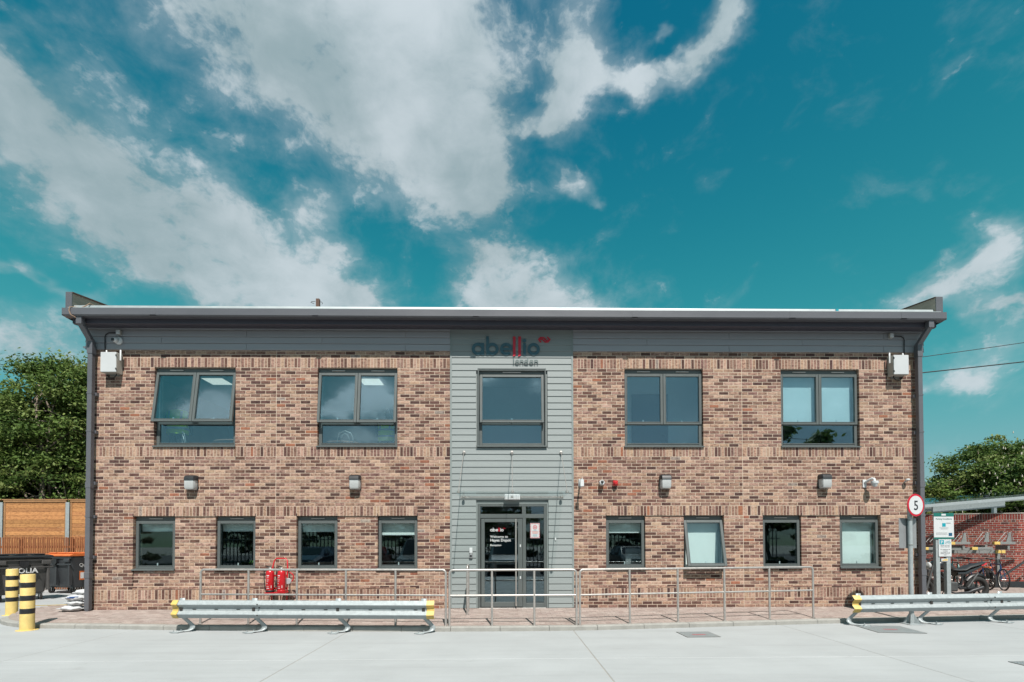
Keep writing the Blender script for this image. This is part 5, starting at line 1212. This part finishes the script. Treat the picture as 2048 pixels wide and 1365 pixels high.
for x in posts_x:
    MB().box(x-.07, x+.07, FY-.075, FY-.065, 0, 3.24).box(x-.006, x+.006, FY-.065, FY+.06, 0, 3.24).box(x-.07, x+.07, FY+.06, FY+.07, 0, 3.24).build('steel_post', M_galv, af)
sf = thing('slat_fence', 'low red-brown fence of narrow upright slats behind the bins', 'fence', (0, 0, 0))
sl_me = [MB().cbox(-.024, .024, -.012, .012, 0, 1.86+.012*k, .004).mesh('slat') for k in range(3)]
for m_ in sl_me: m_.materials.append(M_wood2)
x = -23.0
while x < -10:
    o = bpy.data.objects.new('slat', sl_me[rnd.randrange(3)]); COL.objects.link(o); o.parent = sf; o.location = (x, 7.0+rnd.uniform(-.004, .004), .03); o.rotation_euler.y = rnd.uniform(-.006, .006); x += .083
for z_ in (.4, 1.55): MB().cbox(-23.1, -9.95, 7.014, 7.06, z_-.04, z_+.04, .004).build('rail', M_wood2, sf)
x = -23
while x < -10: MB().cbox(x-.05, x+.05, 7.062, 7.16, 0, 1.85, .005).build('post', M_wood2, sf); x += 1.85
for i, (dx, lab) in enumerate(((0, 'left one of two pale planks leaning between the bins'), (.16, 'right one of two pale planks leaning between the bins'))):
    o = MB().cbox(-.06, .06, -.012, .012, 0, 1.25, .004).build('plank', M_ply, None, loc=(-14.55+dx-.85, 5.05, .02)); o.rotation_euler = (-.12, R(-14), 0); tag(o, lab, 'plank', 'planks between the bins')

# ================================================================== RIGHT BACKGROUND
rw = thing('boundary_wall', 'red brick boundary wall with pale joints behind the cycle racks', 'wall', (14.2, 6.35, .15), R(-17)); WL = 9.0; WH = 2.46
MB().box(-3.0, WL, .006, .22, 0, WH-.004).build('mortar_core', M_rmort, rw)
RP = [(.23, .042, .032), (.27, .055, .04), (.19, .04, .032), (.25, .065, .045), (.11, .035, .03), (.29, .075, .05)]
def rcol(): c = RP[rnd.choices(range(6), [5, 5, 4, 3, 2, 2])[0]]; k = rnd.uniform(.85, 1.15)*1.05; return (c[0]*k, c[1]*k, c[2]*k, .7)
rv = {}
for L_ in (.215, .1025):
    rv[L_] = []
    for i in range(16):
        me = MB().cbox(-L_/2, L_/2, rnd.uniform(-.003, .001), .1, -.031, .031, .005, rcol()).mesh('brick'); me.materials.append(M_red); rv[L_].append(me)
rest = MB(); cnt = 0; i = 0; z_ = .0
while z_ < WH-.24:
    hdr = (i % 5 == 4); L_ = .1025 if hdr else .215; x = -3.0+(.1125 if i % 2 else 0)
    while x < WL-.25:
        if cnt < 300 and 0.2 < x < 4.4 and .35 < z_: 
            o = bpy.data.objects.new('brick', rv[L_][rnd.randrange(16)]); COL.objects.link(o); o.parent = rw; o.location = (x+L_/2, 0, z_+.0375); cnt += 1
        else: rest.cbox(x, x+L_, rnd.uniform(-.003, .001), .1, z_+.006, z_+.068, .005, rcol())
        x += L_+.0125
    z_ += .075; i += 1
x = -3.0
while x < WL-.08: rest.cbox(x, x+.065, rnd.uniform(-.003, .001), .1, z_+.006, z_+.22, .005, rcol()); x += .076
tag(rest.build('brick', M_red, rw), 'remaining red wall bricks and the upright coping course', kind='stuff')
MB().box(-3.02, WL, -.01, .23, WH, WH+.03).build('coping', M_rmort, rw)
# --- cycle shelter roof
sh = thing('cycle_shelter', 'cycle shelter with shallow grey sheet roof on galvanised beams', 'shelter', (13.0, 4.0, .15))
def shz(x, y): return 2.62+.082*x+.11*y
def slabq(name, x0, x1, y0, y1, zo, th, m, par):
    vs = [(x, y, shz(x, y)+zo+d) for d in (0, th) for x, y in ((x0, y0), (x1, y0), (x1, y1), (x0, y1))]
    return MB().add(vs, [(0,3,2,1), (4,5,6,7), (0,1,5,4), (1,2,6,5), (2,3,7,6), (3,0,4,7)]).build(name, m, par)
for k_ in range(4): slabq('roof_sheet', -1.4+1.5*k_, .09+1.5*k_, -.05, 2.1, .02, .012, M_poly, sh)
slabq('edge_trim', -1.4, 4.6, -.09, -.05, -.04, .085, M_silver, sh)
slabq('eaves_beam', .45, 2.75, .12, .17, -.26, .19, M_galv, sh); slabq('rafter', -1.0, 4.6, 1.2, 1.28, -.22, .2, M_galvd, sh); slabq('rear_beam', -1.0, 4.6, 1.95, 2.03, -.36, .26, M_galvd, sh)
for x in (.1, 1.5, 2.95): slabq('roof_clamp', x-.05, x+.05, .9, 1.0, .032, .05, M_blackp, sh)
for x in (-.6, 4.2): MB().box(x-.05, x+.05, 1.9, 2.0, -.12, 2.55+.08*x).build('column', M_galv, sh)
MB().prism([(.4, 2.4), (1.5, 2.55), (1.5, 2.62), (.4, 2.62)], 1.3, 1.34).build('gusset_plate', M_galv, sh)
# --- two-tier cycle rack
rk = thing('cycle_rack', 'two-tier steel cycle rack with yellow handle ends against the red wall', 'cycle rack', (13.6, 5.05, .15), R(-6))
MB().cbox(-1.0, 2.75, -.04, .04, 1.12, 1.24, .005).build('beam', M_galvd, rk); MB().cbox(-1.0, 2.05, -.42, -.34, 1.24, 1.33, .005).build('front_beam', M_galvd, rk)
for x in (-.9, 2.55): MB().cbox(x-.05, x+.05, -.04, .04, 0, 1.12, .004).build('post', M_galvd, rk)
MB().cbox(2.45, 2.75, -.05, -.041, 1.13, 1.23, .002).build('warning_plate', M_yell, rk)
for i, x in enumerate((-.6, .15, .95, 1.62, 2.28)):
    MB().cbox(x-.05, x+.40, -.5, -.43, 1.42-.17*(i % 2), 1.50-.17*(i % 2), .005).cbox(x+.2, x+.27, -.46, .0, 1.25, 1.40, .005).build('tray', M_galvd, rk); MB().cbox(x-.22, x-.05, -.51, -.42, 1.415-.17*(i % 2), 1.505-.17*(i % 2), .006).build('yellow_handle', M_yell, rk)
    for q in (0, .12): MB().tube([(x-.1+q, -.46, 1.50), (x+.08+q, -.40, 1.66), (x+.22+q, -.35, 1.80), (x+.30+q, -.35, 1.82), (x+.33+q, -.35, 1.52)], .009, 6).build('wheel_loop', M_galvd, rk, 40)
    MB().prism([(x+.18, 1.5), (x+.34, 1.5), (x+.32, 1.80), (x+.27, 1.80)], -.44, -.42).build('wheel_plate', M_galvd, rk)
# --- bicycles
def bicycle(loc, rz, mf, lab, light=False):
    """wheels in the local x-z plane, front towards +x"""
    t = thing('bicycle', lab, 'bicycle', loc, rz, 'bicycles parked under the shelter'); r = .34; xr, xf = -.52, .52
    for x, nm in ((xr, 'rear_wheel'), (xf, 'front_wheel')):
        w = MB().torus((x, 0, r), r-.02, .02, n=32, m=8).build(nm, M_rubber, t, 60)
        MB().torus((x, 0, r), r-.045, .009, n=32, m=6).build('rim', M_ss, w, 60)
        sp = MB()
        for k in range(14): a = 2*math.pi*k/14; sp.tube([(x, 0, r), (x+(r-.045)*math.cos(a), 0, r+(r-.045)*math.sin(a))], .0022, 4, caps=False)
        sp.build('spokes', M_ss, w); MB().cyl((x, -.05, r), (x, .05, r), .02, n=10).build('hub', M_ss, w, 40)
    bb = (-.08, 0, .29); st = (-.22, 0, .80); hd = (.33, 0, .80); hb = (.37, 0, .68)
    MB().tube([bb, st], .017, 8).tube([st, hd], .017, 8).tube([bb, hb], .019, 8).tube([hd, hb], .02, 8).tube([bb, (xr, .0, r)], .011, 6).tube([st, (xr, 0, r)], .009, 6).build('frame', mf, t, 40)
    MB().tube([hb, (.42, .045, .6), (xf, .05, r)], .013, 6).tube([hb, (.42, -.045, .6), (xf, -.05, r)], .013, 6).build('fork', mf, t, 40)
    MB().tube([st, (-.25, 0, .93)], .013, 8).build('seat_post', M_ss, t, 40); MB().prism([(-.40, -.06), (-.34, -.085), (-.24, -.05), (-.1, -.018), (-.1, .018), (-.24, .05), (-.34, .085), (-.40, .06)], .93, .975, 'z').build('saddle', M_blackp, t)
    MB().tube([hd, (.31, 0, .95)], .014, 8).tube([(.28, -.29, .98), (.30, -.15, .97), (.31, 0, .955), (.30, .15, .97), (.28, .29, .98)], .012, 8).build('handlebar', M_blackp, t, 40)
    for s_ in (-1, 1): MB().tube([(.285, s_*.19, .975), (.275, s_*.30, .98)], .017, 8).build('grip', M_rubber, t, 40)
    MB().lathe([(.02, -.035), (.09, -.035), (.09, -.03), (.02, -.03)], (bb[0], 0, bb[2]), 20, 'y').build('chainring', M_blackp, t); MB().tube([(bb[0], -.04, bb[2]), (bb[0]+.12, -.05, bb[2]-.12), (bb[0]+.12, -.13, bb[2]-.12)], .01, 6).tube([(bb[0], .04, bb[2]), (bb[0]-.12, .05, bb[2]+.12), (bb[0]-.12, .13, bb[2]+.12)], .01, 6).build('cranks', M_ss, t)
    if light: MB().cbox(xr-.36, xr-.30, -.02, .02, .62, .68, .005).build('tail_light', M_redl, t)
bicycle((15.35, 4.1, .16), R(-112), M_bike2, 'dark blue bicycle nearest the rack post, front wheel towards the yard', True)
bicycle((14.35, 4.35, .2), R(62), M_bike, 'teal bicycle with raised front in the middle of the rack')
bicycle((14.9, 4.3, .16), R(-100), M_bike2, 'dark bicycle behind the motorcycle seat'); bicycle((13.75, 4.2, .16), R(-105), M_blackp, 'black bicycle behind the parking sign posts')
bicycle((13.15, 4.0, .16), R(-128), M_blackp, 'black bicycle just right of the downpipe')
# --- motorcycle: faces left, rear wheel to the right
mo = thing('motorcycle', 'black motorcycle with red tail light parked behind the parking sign', 'motorcycle', (11.15, 1.0, .165), R(183))
for x, r, w, nm in ((-.72, .315, .065, 'rear_wheel'), (.72, .30, .05, 'front_wheel')):
    wh = MB().torus((x, 0, r), r-w, w, n=36, m=10).build(nm, M_rubber, mo, 60); MB().torus((x, 0, r), r-2*w+.005, .016, n=32, m=8).build('rim', M_blackp, wh, 60)
    sp = MB()
    for k in range(5): a = 2*math.pi*k/5+.3; sp.tube([(x, 0, r), (x+(r-2*w)*math.cos(a), 0, r+(r-2*w)*math.sin(a))], [.03, .017], 8)
    sp.build('spokes', M_blackp, wh, 40); MB().cyl((x, -.08, r), (x, .08, r), .045, n=14).build('hub', M_eng, wh, 40); MB().lathe([(.06, -.09), (.12, -.09), (.12, -.085), (.06, -.085)], (x, 0, r), 20, 'y').build('brake_disc', M_ss, wh)
def loft(rings):
    n = len(rings[0]); return MB().add([p for r in rings for p in r], [(i*n+k, i*n+(k+1) % n, (i+1)*n+(k+1) % n, (i+1)*n+k) for i in range(len(rings)-1) for k in range(n)]+[tuple(range(n)), tuple((len(rings)-1)*n+k for k in range(n))])
def oval(x, zc, hw, hh, n=14): return [(x, hw*math.cos(2*math.pi*k/n), zc+hh*math.sin(2*math.pi*k/n)) for k in range(n)]
loft([oval(.48, .90, .05, .05), oval(.42, .92, .13, .10), oval(.25, .93, .155, .13), oval(.05, .89, .14, .11), oval(-.10, .80, .10, .06)]).build('fuel_tank', M_paint, mo, 50)
loft([oval(.02, .80, .10, .035), oval(-.15, .785, .14, .04), oval(-.32, .795, .15, .045), oval(-.46, .86, .13, .05), oval(-.68, .91, .11, .045), oval(-.88, .955, .07, .03), oval(-.95, .975, .03, .015)]).build('seat', M_seat, mo, 50)
loft([oval(-.12, .70, .12, .07), oval(-.35, .71, .12, .07), oval(-.6, .80, .10, .06), oval(-.85, .895, .07, .035), oval(-.98, .945, .03, .02)]).build('tail_fairing', M_paint, mo, 50)
loft([oval(-.80, .885, .075, .035), oval(-.92, .92, .06, .04), oval(-.99, .945, .03, .02)]).build('tail_light', M_redl, mo, 50)
MB().tube([(.50, .0, .93), (.3, .09, .62), (.0, .11, .42), (-.2, .11, .42), (-.25, .10, .70)], .022, 8).tube([(.50, .0, .93), (.3, -.09, .62), (.0, -.11, .42), (-.2, -.11, .42), (-.25, -.10, .70)], .022, 8).tube([(.5, 0, .9), (.0, 0, .80), (-.4, .0, .74), (-.8, 0, .86)], .025, 8).build('frame', M_blackp, mo, 40)
MB().cbox(-.12, .25, -.13, .13, .26, .50, .03).cbox(.05, .24, -.09, .09, .50, .74, .02).build('engine', M_eng, mo)
for k in range(5): MB().cbox(.04, .25, -.10, .10, .53+.04*k, .54+.04*k, .003).build('cooling_fin', M_eng, mo)
for s_ in (-1, 1):
    MB().cbox(-.76, -.15, s_*.10-.015, s_*.10+.015, .31, .37, .01).build('swingarm', M_blackp, mo)
    MB().tube([(.52, s_*.10, .92), (.72, s_*.10, .30)], [.024, .03], 10).build('fork', M_eng, mo, 40)
    MB().tube([(-.35, s_*.13, .36), (-.62, s_*.14, .72)], .022, 8).build('shock', M_eng, mo, 40)
    MB().tube([(-.85, s_*.06, .86), (-.88, s_*.18, .85)], .01, 6).ball((-.88, s_*.2, .85), .03, 10, 6).build('indicator', M_orange, mo, 40)
    MB().tube([(.50, s_*.02, 1.02), (.46, s_*.2, 1.06), (.36, s_*.36, 1.03)], .013, 8).build('handlebar', M_blackp, mo, 40)
    MB().tube([(.46, s_*.22, 1.06), (.47, s_*.25, 1.18)], .007, 6).ball((.47, s_*.27, 1.21), .055, 10, 8, (.4, 1.2, .8)).build('mirror', M_blackp, mo, 40)
MB().tube([(.22, .1, .48), (.25, .14, .28), (.0, .15, .22), (-.35, .15, .24), (-.45, .15, .28), (-.72, .155, .36)], [.022, .022, .022, .03, .045, .05], 12).build('exhaust', M_blackp, mo, 40)
MB().torus((-.72, 0, .315), .345, .05, n=14, m=6, a0=R(35), a1=R(130)).build('rear_mudguard', M_blackp, mo, 60); MB().torus((.72, 0, .30), .325, .045, n=14, m=6, a0=R(30), a1=R(150)).build('front_mudguard', M_paint, mo, 60)
MB().tube([(-.90, 0, .90), (-1.05, 0, .66), (-1.08, 0, .60)], .02, 6).cbox(-1.09, -1.07, -.09, .09, .55, .72, .004).build('plate_holder', M_blackp, mo); MB().lathe([(.001, .0), (.09, .0), (.085, .05), (.001, .09)], (.55, 0, .90), 18, 'x').build('headlight', M_lens, mo, 40)
MB().tube([(.02, -.12, .28), (-.02, -.3, .04)], .012, 6).build('side_stand', M_blackp, mo)
# --- black barrier arm by the wall, overhead cables
o = MB().cbox(15.85, 21.5, 4.55, 4.65, .17, .37, .01).cbox(15.72, 15.90, 4.5, 4.7, .16, .60, .01).tube([(15.85, 4.6, .38), (17.6, 4.6, 1.50)], .035, 8).build('gate_stay', M_blackp); tag(o, 'black steel rail with sloping stay in front of the red wall', 'rail')
for z0, z1, r, lab in ((7.15, 10.2, .012, 'upper thin overhead cable at the right'), (6.85, 9.2, .02, 'lower thicker overhead cable at the right')):
    P = [(7.0+(28.0-7.0)*i/16, 6.0+ .0*i, z0+(z1-z0)*i/16 - .35*math.sin(math.pi*i/16)*.3) for i in range(17)]
    o = MB().tube(P, r, 6).build('overhead_cable', M_cable, None, 40); tag(o, lab, 'cable', 'overhead cables')

# ================================================================== TREES
def make_tree(loc, H, crown, nleaf, leaf, cols, seed, lab, rz=0, stems=3, flowers=0, tname='tree'):
    """crown: list of (x,y,z,rx,ry,rz) ellipsoids relative to the base; leaves in clumps through the volume"""
    rs = np.random.RandomState(seed); t = thing(tname, lab, 'tree', loc, rz)
    vol = np.array([c[3]*c[4]*c[5] for c in crown]); vol = vol/vol.sum()
    ncl = max(60, nleaf//120); ci = rs.choice(len(crown), ncl, p=vol); C_ = np.array(crown)[ci]
    d = rs.normal(size=(ncl, 3)); d /= np.linalg.norm(d, axis=1)[:, None]; rad = rs.uniform(.5, 1.02, ncl)**.5
    cen = C_[:, :3]+d*C_[:, 3:]*rad[:, None]
    tr = MB(); limbs = []
    for s_ in range(stems):
        a = rs.uniform(0, 6.28); b0 = Vector((math.cos(a)*.5, -.9+math.sin(a)*.4, 0)) if stems > 1 else Vector((0, 0, 0))
        hi_ = np.where((cen[:, 2] > np.percentile(cen[:, 2], 55)) & (cen[:, 1] < 0))[0]; tgt = Vector(cen[rs.choice(hi_)]); mid = b0.lerp(tgt, .45); mid.z += H*.10
        pts = [b0, b0.lerp(mid, .5)+Vector((rs.uniform(-.12, .12), rs.uniform(-.12, .12), 0)), mid, mid.lerp(tgt, .5)+Vector((rs.uniform(-.2, .2), rs.uniform(-.2, .2), .1)), tgt]
        r0 = .018*H/(stems**.4); tr.tube(pts, [r0, r0*.85, r0*.62, r0*.4, r0*.12], 8); limbs.append(pts)
    br = MB()
    for k in rs.choice(ncl, min(ncl, 70), replace=False):
        p = Vector(cen[k]); L_ = limbs[rs.randint(len(limbs))]; cand_ = [L_[1].lerp(L_[2], rs.uniform()), L_[2].lerp(L_[3], rs.uniform()), L_[3].lerp(L_[4], rs.uniform()*.6)]
        q = min(cand_, key=lambda v: (v-p).length+max(0, v.z-p.z)*2); m_ = q.lerp(p, .5)+Vector((0, 0, .12*(p-q).length)); r0 = .0042*H
        br.tube([q, m_, p], [r0, r0*.6, r0*.15], 5, caps=False)
    tk = tr.build('trunk', M_bark, t, 60); br.build('branches', M_bark, t, 60)
    per = nleaf//ncl; n = per*ncl; cc = np.repeat(cen, per, 0); cr = np.repeat(rs.uniform(.30, .66, ncl)*(H/9)**.5, per)
    off = rs.normal(size=(n, 3))*np.array([1, 1, .42])*cr[:, None]*.60; p = cc+off
    nv = rs.normal(size=(n, 3))*.75+np.array([0, 0, .9])+off/np.maximum(cr[:, None], .1)*.5; nv /= np.linalg.norm(nv, axis=1)[:, None]
    u = np.cross(nv, rs.normal(size=(n, 3))); u /= np.linalg.norm(u, axis=1)[:, None]; w = np.cross(nv, u)
    s = leaf*rs.uniform(.6, 1.25, n)[:, None]
    V4 = np.stack([p-u*s, p+w*s*.5-nv*s*.15, p+u*s, p-w*s*.5-nv*s*.15], 1).reshape(-1, 3)
    me = bpy.data.meshes.new('crown'); me.vertices.add(4*n); me.vertices.foreach_set('co', V4.astype(np.float32).ravel())
    me.loops.add(4*n); me.loops.foreach_set('vertex_index', np.arange(4*n, dtype=np.int32)); me.polygons.add(n); me.polygons.foreach_set('loop_start', np.arange(0, 4*n, 4, dtype=np.int32)); me.polygons.foreach_set('loop_total', np.full(n, 4, np.int32))
    me.update(calc_edges=True); me.validate()
    base = np.array(cols)[rs.randint(len(cols), size=ncl)]; c = np.repeat(base, per, 0)*rs.uniform(.7, 1.3, (n, 1)); c = np.repeat(np.concatenate([c, np.ones((n, 1))], 1), 4, 0)
    ca = me.color_attributes.new('Col', 'FLOAT_COLOR', 'POINT'); ca.data.foreach_set('color', c.astype(np.float32).ravel())
    link('crown', me, M_leaf, t)
    if flowers:
        fm = MB()
        for k in rs.choice(ncl, min(ncl, flowers), replace=False):
            for _ in range(3):
                b = Vector(cen[k])+Vector(rs.normal(size=3)*.25)+Vector((0, -.2, .15)); fm.lathe([(.001, 0), (.026, .02), (.02, .07), (.008, .12), (.001, .13)], tuple(b), 5)
        tag(fm.build('flowers', M_flower, t), kind='stuff')
    return t
M_flower = mat('blossom', (.62, .56, .46), .8, var=.2)
G1 = [(.105, .16, .038), (.082, .132, .03), (.14, .185, .05), (.058, .10, .022), (.10, .155, .038), (.16, .20, .06)]
G2 = [(.105, .14, .03), (.13, .16, .038), (.078, .11, .022), (.145, .16, .044)]
def cr(*a): return list(a)
make_tree((-19.7, 11.5, 0), 10.8, cr((0, 0, 7.2, 2.6, 2.2, 2.9), (-1.8, -.3, 5.6, 1.8, 1.6, 2.6), (1.5, .2, 7.6, 1.6, 1.6, 2.5), (.3, -.8, 4.2, 2.4, 1.4, 1.5)), 58000, .085, G1, 11, 'broad bushy tree with several pale stems above the timber fence', stems=5)
make_tree((-17.6, 12.6, 0), 11.2, cr((0, 0, 7.2, 2.2, 2.2, 3.0), (1.2, 0, 6.0, 1.8, 1.6, 2.6), (-1.2, -.4, 7.6, 1.6, 1.6, 2.4), (-.6, -.8, 4.4, 1.8, 1.2, 1.6)), 52000, .085, G1, 12, 'tall leafy tree rising just behind the left downpipe', stems=4)
make_tree((-23.6, 12.2, 0), 9.4, cr((0, 0, 5.8, 2.6, 2.2, 2.9), (1.8, -.3, 4.8, 1.9, 1.6, 2.2), (-2, 0, 5, 2, 2, 2.4)), 48000, .085, G1, 13, 'lower bushy tree at the left edge of the picture')
make_tree((-20.4, 15.5, 0), 9.0, cr((0, 0, 5.6, 5.0, 1.2, 4.2), (-4, 0, 5.0, 3.0, 1.2, 3.8), (3, 0, 5.6, 3, 1.2, 4.2)), 46000, .16, [(.035, .06, .016), (.028, .05, .014)], 14, 'dark leafy backing added as the inner shade of the left trees')  # backing sheet: near-black leaves stand for the shade inside the crowns
make_tree((23.4, 12.5, 0), 7.1, cr((0, 0, 4.4, 2.3, 2, 2.0), (-1.9, 0, 3.5, 1.6, 1.6, 1.6), (1.9, 0, 4.6, 1.8, 1.8, 1.9), (.5, 0, 5.7, 1.1, 1.1, 1.2)), 38000, .08, G1, 21, 'rounded tree with pink-white blossom dots above the cycle shelter', flowers=40)
make_tree((20.9, 12.8, 0), 4.8, cr((0, 0, 3.0, 1.5, 1.4, 1.4), (1.5, 0, 3.2, 1.6, 1.4, 1.5), (-1.1, 0, 2.6, .9, 1.0, 1.1)), 28000, .07, G2, 22, 'lower yellow-green bush beside the right downpipe', stems=5)
make_tree((22.9, 10.4, 0), 5.6, cr((0, 0, 3.6, 1.6, 1.5, 1.9), (1.5, 0, 3.2, 1.5, 1.4, 1.8)), 18000, .095, G1, 23, 'chestnut tree with white flower candles at the right edge', flowers=150)
make_tree((26.6, 15.5, 0), 6.0, cr((0, 0, 3.6, 3.4, 1.2, 2.2), (-3.8, 0, 2.6, 2.2, 1.2, 1.6)), 18000, .15, [(.035, .06, .016), (.028, .05, .014)], 24, 'dark leafy backing added as inner shade behind the blossoming trees at the right')  # backing again: shade between the right-hand crowns put into dark leaf colours

# ================================================================== BEHIND THE PHOTOGRAPHER (seen only as reflections in the glass)
def car(loc, rz, mbody, lab, van=False):
    t = thing('parked_car', lab, 'car', loc, rz, 'cars parked opposite the building'); h = 1.92 if van else 1.48
    def sec(y, z, w0, zb, zs, wt):     # cross-section: half widths at sill, shoulder, roof
        return [(-w0, y, zb), (-w0-.03, y, zs), (-wt, y, z), (wt, y, z), (w0+.03, y, zs), (w0, y, zb)]
    S = [sec(2.15, .62, .70, .32, .58, .62), sec(2.05, .80, .80, .25, .70, .72), sec(1.4, .98, .85, .22, .86, .74), sec(.95, 1.04, .86, .22, .92, .72), sec(.25, h-.05, .86, .22, .95, .60), sec(-.5, h, .86, .22, .97, .62), sec(-1.5, h-.04, .85, .22, .97, .60), sec(-2.05, 1.0, .80, .25, .92, .66), sec(-2.15, .7, .72, .35, .66, .62)]
    loft(S).build('body', mbody, t, 25)
    n = MB().add([(-.66, 1.0, 1.05), (.66, 1.0, 1.05), (.56, .30, h-.09), (-.56, .30, h-.09)], [(0,1,2,3)]); v = MB().add([(-.67, 1.005, 1.065), (.67, 1.005, 1.065), (.565, .335, h-.075), (-.565, .335, h-.075)], [(0,1,2,3)])
    v.build('windscreen', M_carglass, t)
    for s_ in (-1, 1):
        MB().add([(s_*.885, .75, .98), (s_*.885, -1.6, 1.0), (s_*.66, -1.35, h-.12), (s_*.66, .2, h-.12)], [(0,1,2,3)]).build('side_window', M_carglass, t)
        MB().cbox(s_*.62-.16, s_*.62+.16, 2.03, 2.13, .62, .76, .03).build('headlight', M_lens, t)
        MB().cbox(s_*.98-.1, s_*.98+.1, .72, .82, 1.0, 1.14, .03).build('wing_mirror', mbody, t)
        for y in (1.35, -1.35): MB().lathe([(.1, -.1), (.30, -.1), (.33, -.07), (.33, .07), (.30, .1), (.1, .1)], (s_*.80, y, .33), 20, 'x').build('wheel', M_rubber, t, 40)
    MB().cbox(-.45, .45, 2.12, 2.17, .36, .56, .02).build('grille', M_blackp, t)
M_carglass = mat('car_glass', (.02, .025, .03), .06, spec=.9); MC = [mat('car_silver', (.45, .46, .47), .3, .6, coat=.6), mat('car_red', (.30, .02, .02), .3, coat=.8), mat('car_dark', (.03, .035, .045), .3, coat=.8), mat('car_blue', (.04, .07, .13), .3, coat=.8)]
car((.1, -16.2, 0), 0, MC[0], 'silver people carrier reflected in the entrance door', True); car((3.0, -16.4, 0), .03, MC[0], 'silver van reflected in the pane right of the door', True)
car((-7.6, -17.0, 0), -.02, MC[1], 'red car reflected in the third ground-floor window'); car((-10.6, -16.8, 0), 0, MC[3], 'blue car reflected in the leftmost ground-floor window'); car((-4.8, -16.8, 0), .02, MC[0], 'white-grey car reflected in the fourth ground-floor window', True); car((7.2, -17.0, 0), 0, MC[2], 'dark car reflected in the windows right of the entrance')
M_pal = mat('palisade_steel', (.11, .115, .115), .6, .2, var=.1)
pf = thing('palisade_fence', 'tall palisade fence reflected in the ground-floor windows', 'fence', (0, -21, 0))
pale = MB().prism([(-.035, 0), (.035, 0), (.035, 2.3), (0, 2.42), (-.035, 2.3)], -.004, .004).mesh('pale'); pale.materials.append(M_pal)
for i in range(150):
    o = bpy.data.objects.new('pale', pale); COL.objects.link(o); o.parent = pf; o.location = (-18+.24*i, 0, .05)
for z_ in (.5, 1.9): MB().cbox(-18.1, 18, .005, .05, z_-.03, z_+.03, .004).build('rail', M_galvd, pf)
added_hedge = make_tree((0, -24, 0), 3.4, cr(*[(x, 0, 1.5, 4.0, .7, 1.9) for x in (-30, -24, -18, -12, -6, 0, 6, 12, 18, 24, 30)]), 30000, .22, [(.035, .06, .016), (.05, .075, .02)], 33, 'dark hedge added behind the fence to keep the bright horizon out of the ground-floor glass', stems=2, tname='hedge'); added_hedge['category'] = 'hedge'  # unseen filler, added to close the bright gap under the trees in reflections
bt = make_tree((-13, -32, 0), 9.5, cr((0, 0, 5.2, 4.5, 2.5, 3.6), (-4, 0, 4, 3, 2, 3), (4, 0, 4.5, 3, 2, 3.2)), 12000, .2, G1, 31, 'leafy tree behind the photographer, reflected in the left windows')
for i, (x, y, s, rz, lab) in enumerate(((-1, -33, .95, 2.1, 'leafy tree behind the photographer, reflected in the entrance glass'), (11, -32, 1.15, 1.0, 'leafy tree behind the photographer, reflected in the right windows'), (24, -34, 1.42, 4.0, 'leafy tree behind the photographer, reflected in the far right windows'), (-25, -34, 1.1, 5.0, 'leafy tree behind the photographer, reflected in the far left windows'))):
    c = copy_tree(bt); c.location = (x, y, 0); c.rotation_euler.z = rz; c.scale = (s, s, s); c['label'] = lab
